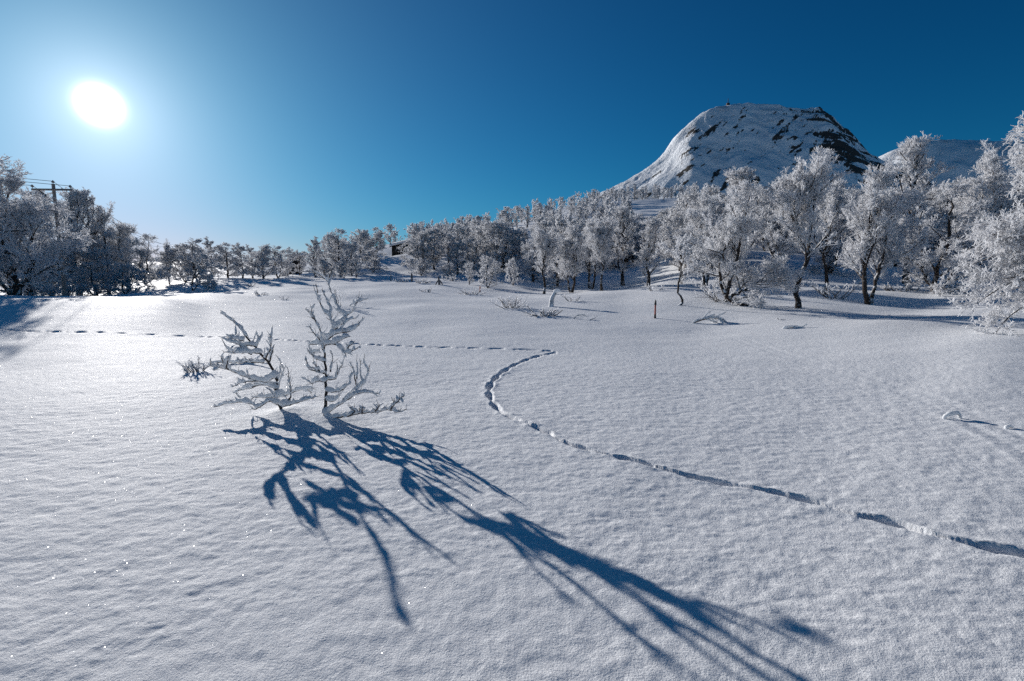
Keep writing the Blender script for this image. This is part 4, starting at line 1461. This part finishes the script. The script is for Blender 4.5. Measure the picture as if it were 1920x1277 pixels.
def shrub(px, py, w, h, label, seed, n=16, tw=.012, flat=1.0, cat="shrub", name="shrub", group=None, n2=5, n3=4, thick=1.0):
    """Twigs sticking up out of the snow, each with clinging rime; w and h in metres."""
    rs = np.random.RandomState(seed)
    b = hit(px, py)
    if b is None:
        b = spot(px, 60)
    root = empty(name, b)
    tag(root, label, cat, group)
    base = np.zeros((n, 3)); base[:, 0] = rs.uniform(-.28, .28, n) * w; base[:, 1] = rs.uniform(-.2, .2, n) * w
    d = unit(np.stack([base[:, 0] / w * 2.4 + rs.normal(size=n) * .35, rs.normal(size=n) * .35, np.full(n, flat) * rs.uniform(.6, 1.3, n)], 1))
    K = 6
    C = np.empty((n, K, 3)); C[:, 0] = base - np.array([0, 0, .05])
    L = rs.uniform(.5, 1.05, n) * h / np.maximum(d[:, 2], .45)
    for j in range(1, K):
        d = unit(d + .16 * rs.normal(size=d.shape))
        C[:, j] = C[:, j - 1] + d * (L / (K - 1))[:, None]
    R = np.linspace(tw * 1.5, tw * .6, K)[None] * rs.uniform(.7, 1.2, (n, 1)) * thick
    v, q = tubes(C, R, 5)
    me = make_mesh(name + "_stems", v, q); link("stem", me, M_TRUNK, root)
    C2, R2 = spawn(C, R, n2, .2, 1.0, h * .5, .7, .3, 4, rs, bend=.25, rfac=.8, tip=.5)
    parts = [tubes(*knobbly(C2, np.maximum(R2, tw * .7), 6, rs, .3), 4)]
    if n3:
        C3, R3 = spawn(C2, R2, n3, .2, 1.0, h * .22, .8, .25, 3, rs, bend=.25, rfac=.9, tip=.5)
        parts.append(tubes(C3, np.maximum(R3, tw * .7) * np.array([.8, 1.1, .4])[None], 3))
    v, q = merge(parts)
    link("twigs", make_mesh(name + "_twigs", v, q), M_TWIG, root)
    return root, b


shrub(958, 578, 1.0, .62, "thorny-looking twig bush left of the dead leaning stub", 101, 20)
shrub(1022, 592, 1.5, .30, "flat half-buried bush below the dead leaning stub", 102, 24, .018, .5)
shrub(968, 520, 1.4, 1.2, "frosted shrub at the back of the field left of the hollow", 103, 14, .02)
shrub(1225, 545, .9, .5, "low thin twigs left of the crooked sapling", 104, 8, .012, .6)
shrub(1110, 540, 1.3, .6, "bushy frosted shrub in the shaded hollow", 105, 16, .018)
shrub(484, 553, .9, .3, "tiny twigs poking out behind the low mound", 106, 8, .014, .6)
shrub(472, 537, .7, .3, "dark little twig tuft upper left of the field", 107, 6, .02, .5)
shrub(535, 562, .6, .3, "few thin stalks right of the low mound", 108, 5, .01)
shrub(790, 531, 1.6, .45, "low frosted tuft between thick post and forked stump", 109, 12, .02, .6)
shrub(755, 529, 1.4, .35, "low snowy tuft between the two far posts", 110, 12, .02, .5)
shrub(885, 552, 1.7, .35, "flat snowy branches by the short distant stake", 111, 14, .018, .45)
shrub(800, 548, .7, .35, "single small tuft in mid field below the forked stump", 112, 8, .018)
shrub(845, 527, 1.5, .6, "frosted tuft right of the forked stump", 113, 14, .02, .7)
shrub(1073, 565, .8, .5, "bent twigs with frost right of the dead leaning stub", 114, 7, .012, .5)
shrub(850, 512, 2.4, 1.1, "snowy low thicket at the field's back edge under the hill", 115, 22, .03, .8)
shrub(902, 522, 1.6, 1.3, "frosty ground twigs under the birch with leaning stem", 116, 20, .02, .6)
shrub(1690, 545, 2.2, .35, "flat snow-buried shrub between the two right-hand birches", 117, 22, .02, .4)
shrub(1775, 548, 1.4, .45, "snowy brushwood at the foot of the wide right birch", 118, 16, .02, .5)
shrub(1565, 560, 1.2, .9, "weeping snowy seedling right of the bowed trunk", 119, 10, .02, .6)
shrub(1355, 565, 1.6, .9, "hanging brushwood at the twisted birch's left foot", 120, 24, .016, .5)
shrub(640, 575, .55, 1.15, "thin bare sapling standing behind the taller snowy sapling", 121, 3, .009, 3.0, "sapling", "sapling", n2=9, n3=4)
shrub(372, 697, .42, .26, "small spiky tuft left of the two snowy saplings", 122, 14, .007, .9)
shrub(1470, 600, .8, .1, "tiny snow-crusted twig below the bowed birch", 123, 6, .012, .4)


def fallen_branch(pts, label, r, snow_r, cat="branch", depth_lean=0.0, twigs=4, seed=0, name="fallen_branch"):
    """A branch arching out of the snow: pixel points at the distance where its foot meets the ground."""
    rs = np.random.RandomState(seed)
    b = hit(*pts[0])
    root = empty(name, b)
    tag(root, label, cat)
    n = len(pts)
    P = np.array([at_depth(u, v_, b[1] + depth_lean * i / (n - 1)) for i, (u, v_) in enumerate(pts)]) - b
    P = resample(P, 14)
    P[0, 2] -= .04
    R = np.linspace(r, r * .35, 14)
    parts = [cap_tubes(P[None], R[None], 7)]
    tw = []
    if twigs:
        C, CR = spawn(P[None], R[None], twigs, .25, .95, np.linalg.norm(P[-1] - P[0]) * .45, .7, -.15, 5, rs, bend=.15, rfac=.7, tip=.4)
        parts.append(tubes(C, CR, 5)); tw = list(C)
    v, q = merge(parts)
    link("stem", make_mesh(name + "_stem", v, q), M_BARK, root)
    S = P + np.array([0, 0, snow_r * .7])
    lum = snow_r * (0.8 + .35 * vnoise(np.linspace(0, 6, 14), np.zeros(14), seed)) * np.interp(np.linspace(0, 1, 14), [0, .1, .8, 1], [.5, 1, .7, .2])
    sp = [cap_tubes(S[None], lum[None], 8)]
    for c in tw:
        c2 = resample(c, 7) + np.array([0, 0, snow_r * .35])
        sp.append(cap_tubes(c2[None], (snow_r * .55 * np.array([.6, 1, 1, .9, .8, .6, .3]))[None], 7))
    v, q = merge(sp)
    link("snow_load", make_mesh(name + "_snow", v, q), M_SNOW, root)
    return root


fallen_branch([(1298, 606), (1315, 600), (1335, 596), (1352, 598), (1364, 607)], "snowy branch arching over the snow right of the red stake", .03, .06, twigs=12, seed=3)
fallen_branch([(1467, 617), (1485, 614), (1500, 616), (1515, 625)], "half-buried snowy branch below the bowed birch", .015, .05, twigs=6, seed=4)
fallen_branch([(1075, 598), (1084, 591), (1094, 590), (1101, 595)], "small arched twig below the dead leaning stub", .012, .02, twigs=4, seed=5)
fallen_branch([(1105, 600), (1112, 598), (1120, 593)], "thin slanted twig right of the small arched twig", .012, .012, twigs=1, seed=6)
fallen_branch([(1768, 786), (1782, 779), (1794, 777), (1803, 786)], "snow-capped twig lump casting a pointed shadow at the right", .008, .030, twigs=3, seed=7)
fallen_branch([(1886, 803), (1893, 801), (1900, 804)], "tiny snow lump nearest the right edge", .006, .022, twigs=0, seed=8)
fallen_branch([(388, 683), (425, 679), (455, 682), (500, 692)], "snowy branch lying on the snow behind the leaning sapling", .010, .04, twigs=5, seed=9)
fallen_branch([(655, 574), (668, 566), (680, 563), (692, 560)], "snow-loaded branch tip behind the taller sapling", .012, .05, twigs=3, seed=10)
fallen_branch([(352, 688), (364, 684), (384, 683)], "short snowy branch joining the spiky tuft", .008, .022, twigs=3, seed=11)

# summit mast on the dome
p = at_depth(1365, 195, 900)
root = empty("summit_mast", p)
tag(root, "tiny frosted mast on the summit of the dome mountain", "mast")
P = np.array([[0, 0, -4], [0, 0, 4], [0, 0, 9.5]], float)
link("post", make_mesh("summit_post", *cap_tubes(P[None], np.array([[.7, .6, .35]]), 6)), M_TRUNK, root)
v, q = box_vq(0, 0, -0.5, 4.5, 4.5, 3.5)
link("cairn", make_mesh("summit_cairn", v, q, smooth=False), M_TRUNK, root)

print("TRIS", sum(sum(len(p.vertices) - 2 for p in m.polygons) if len(m.polygons) < 2000 else 2 * len(m.polygons) for m in bpy.data.meshes))
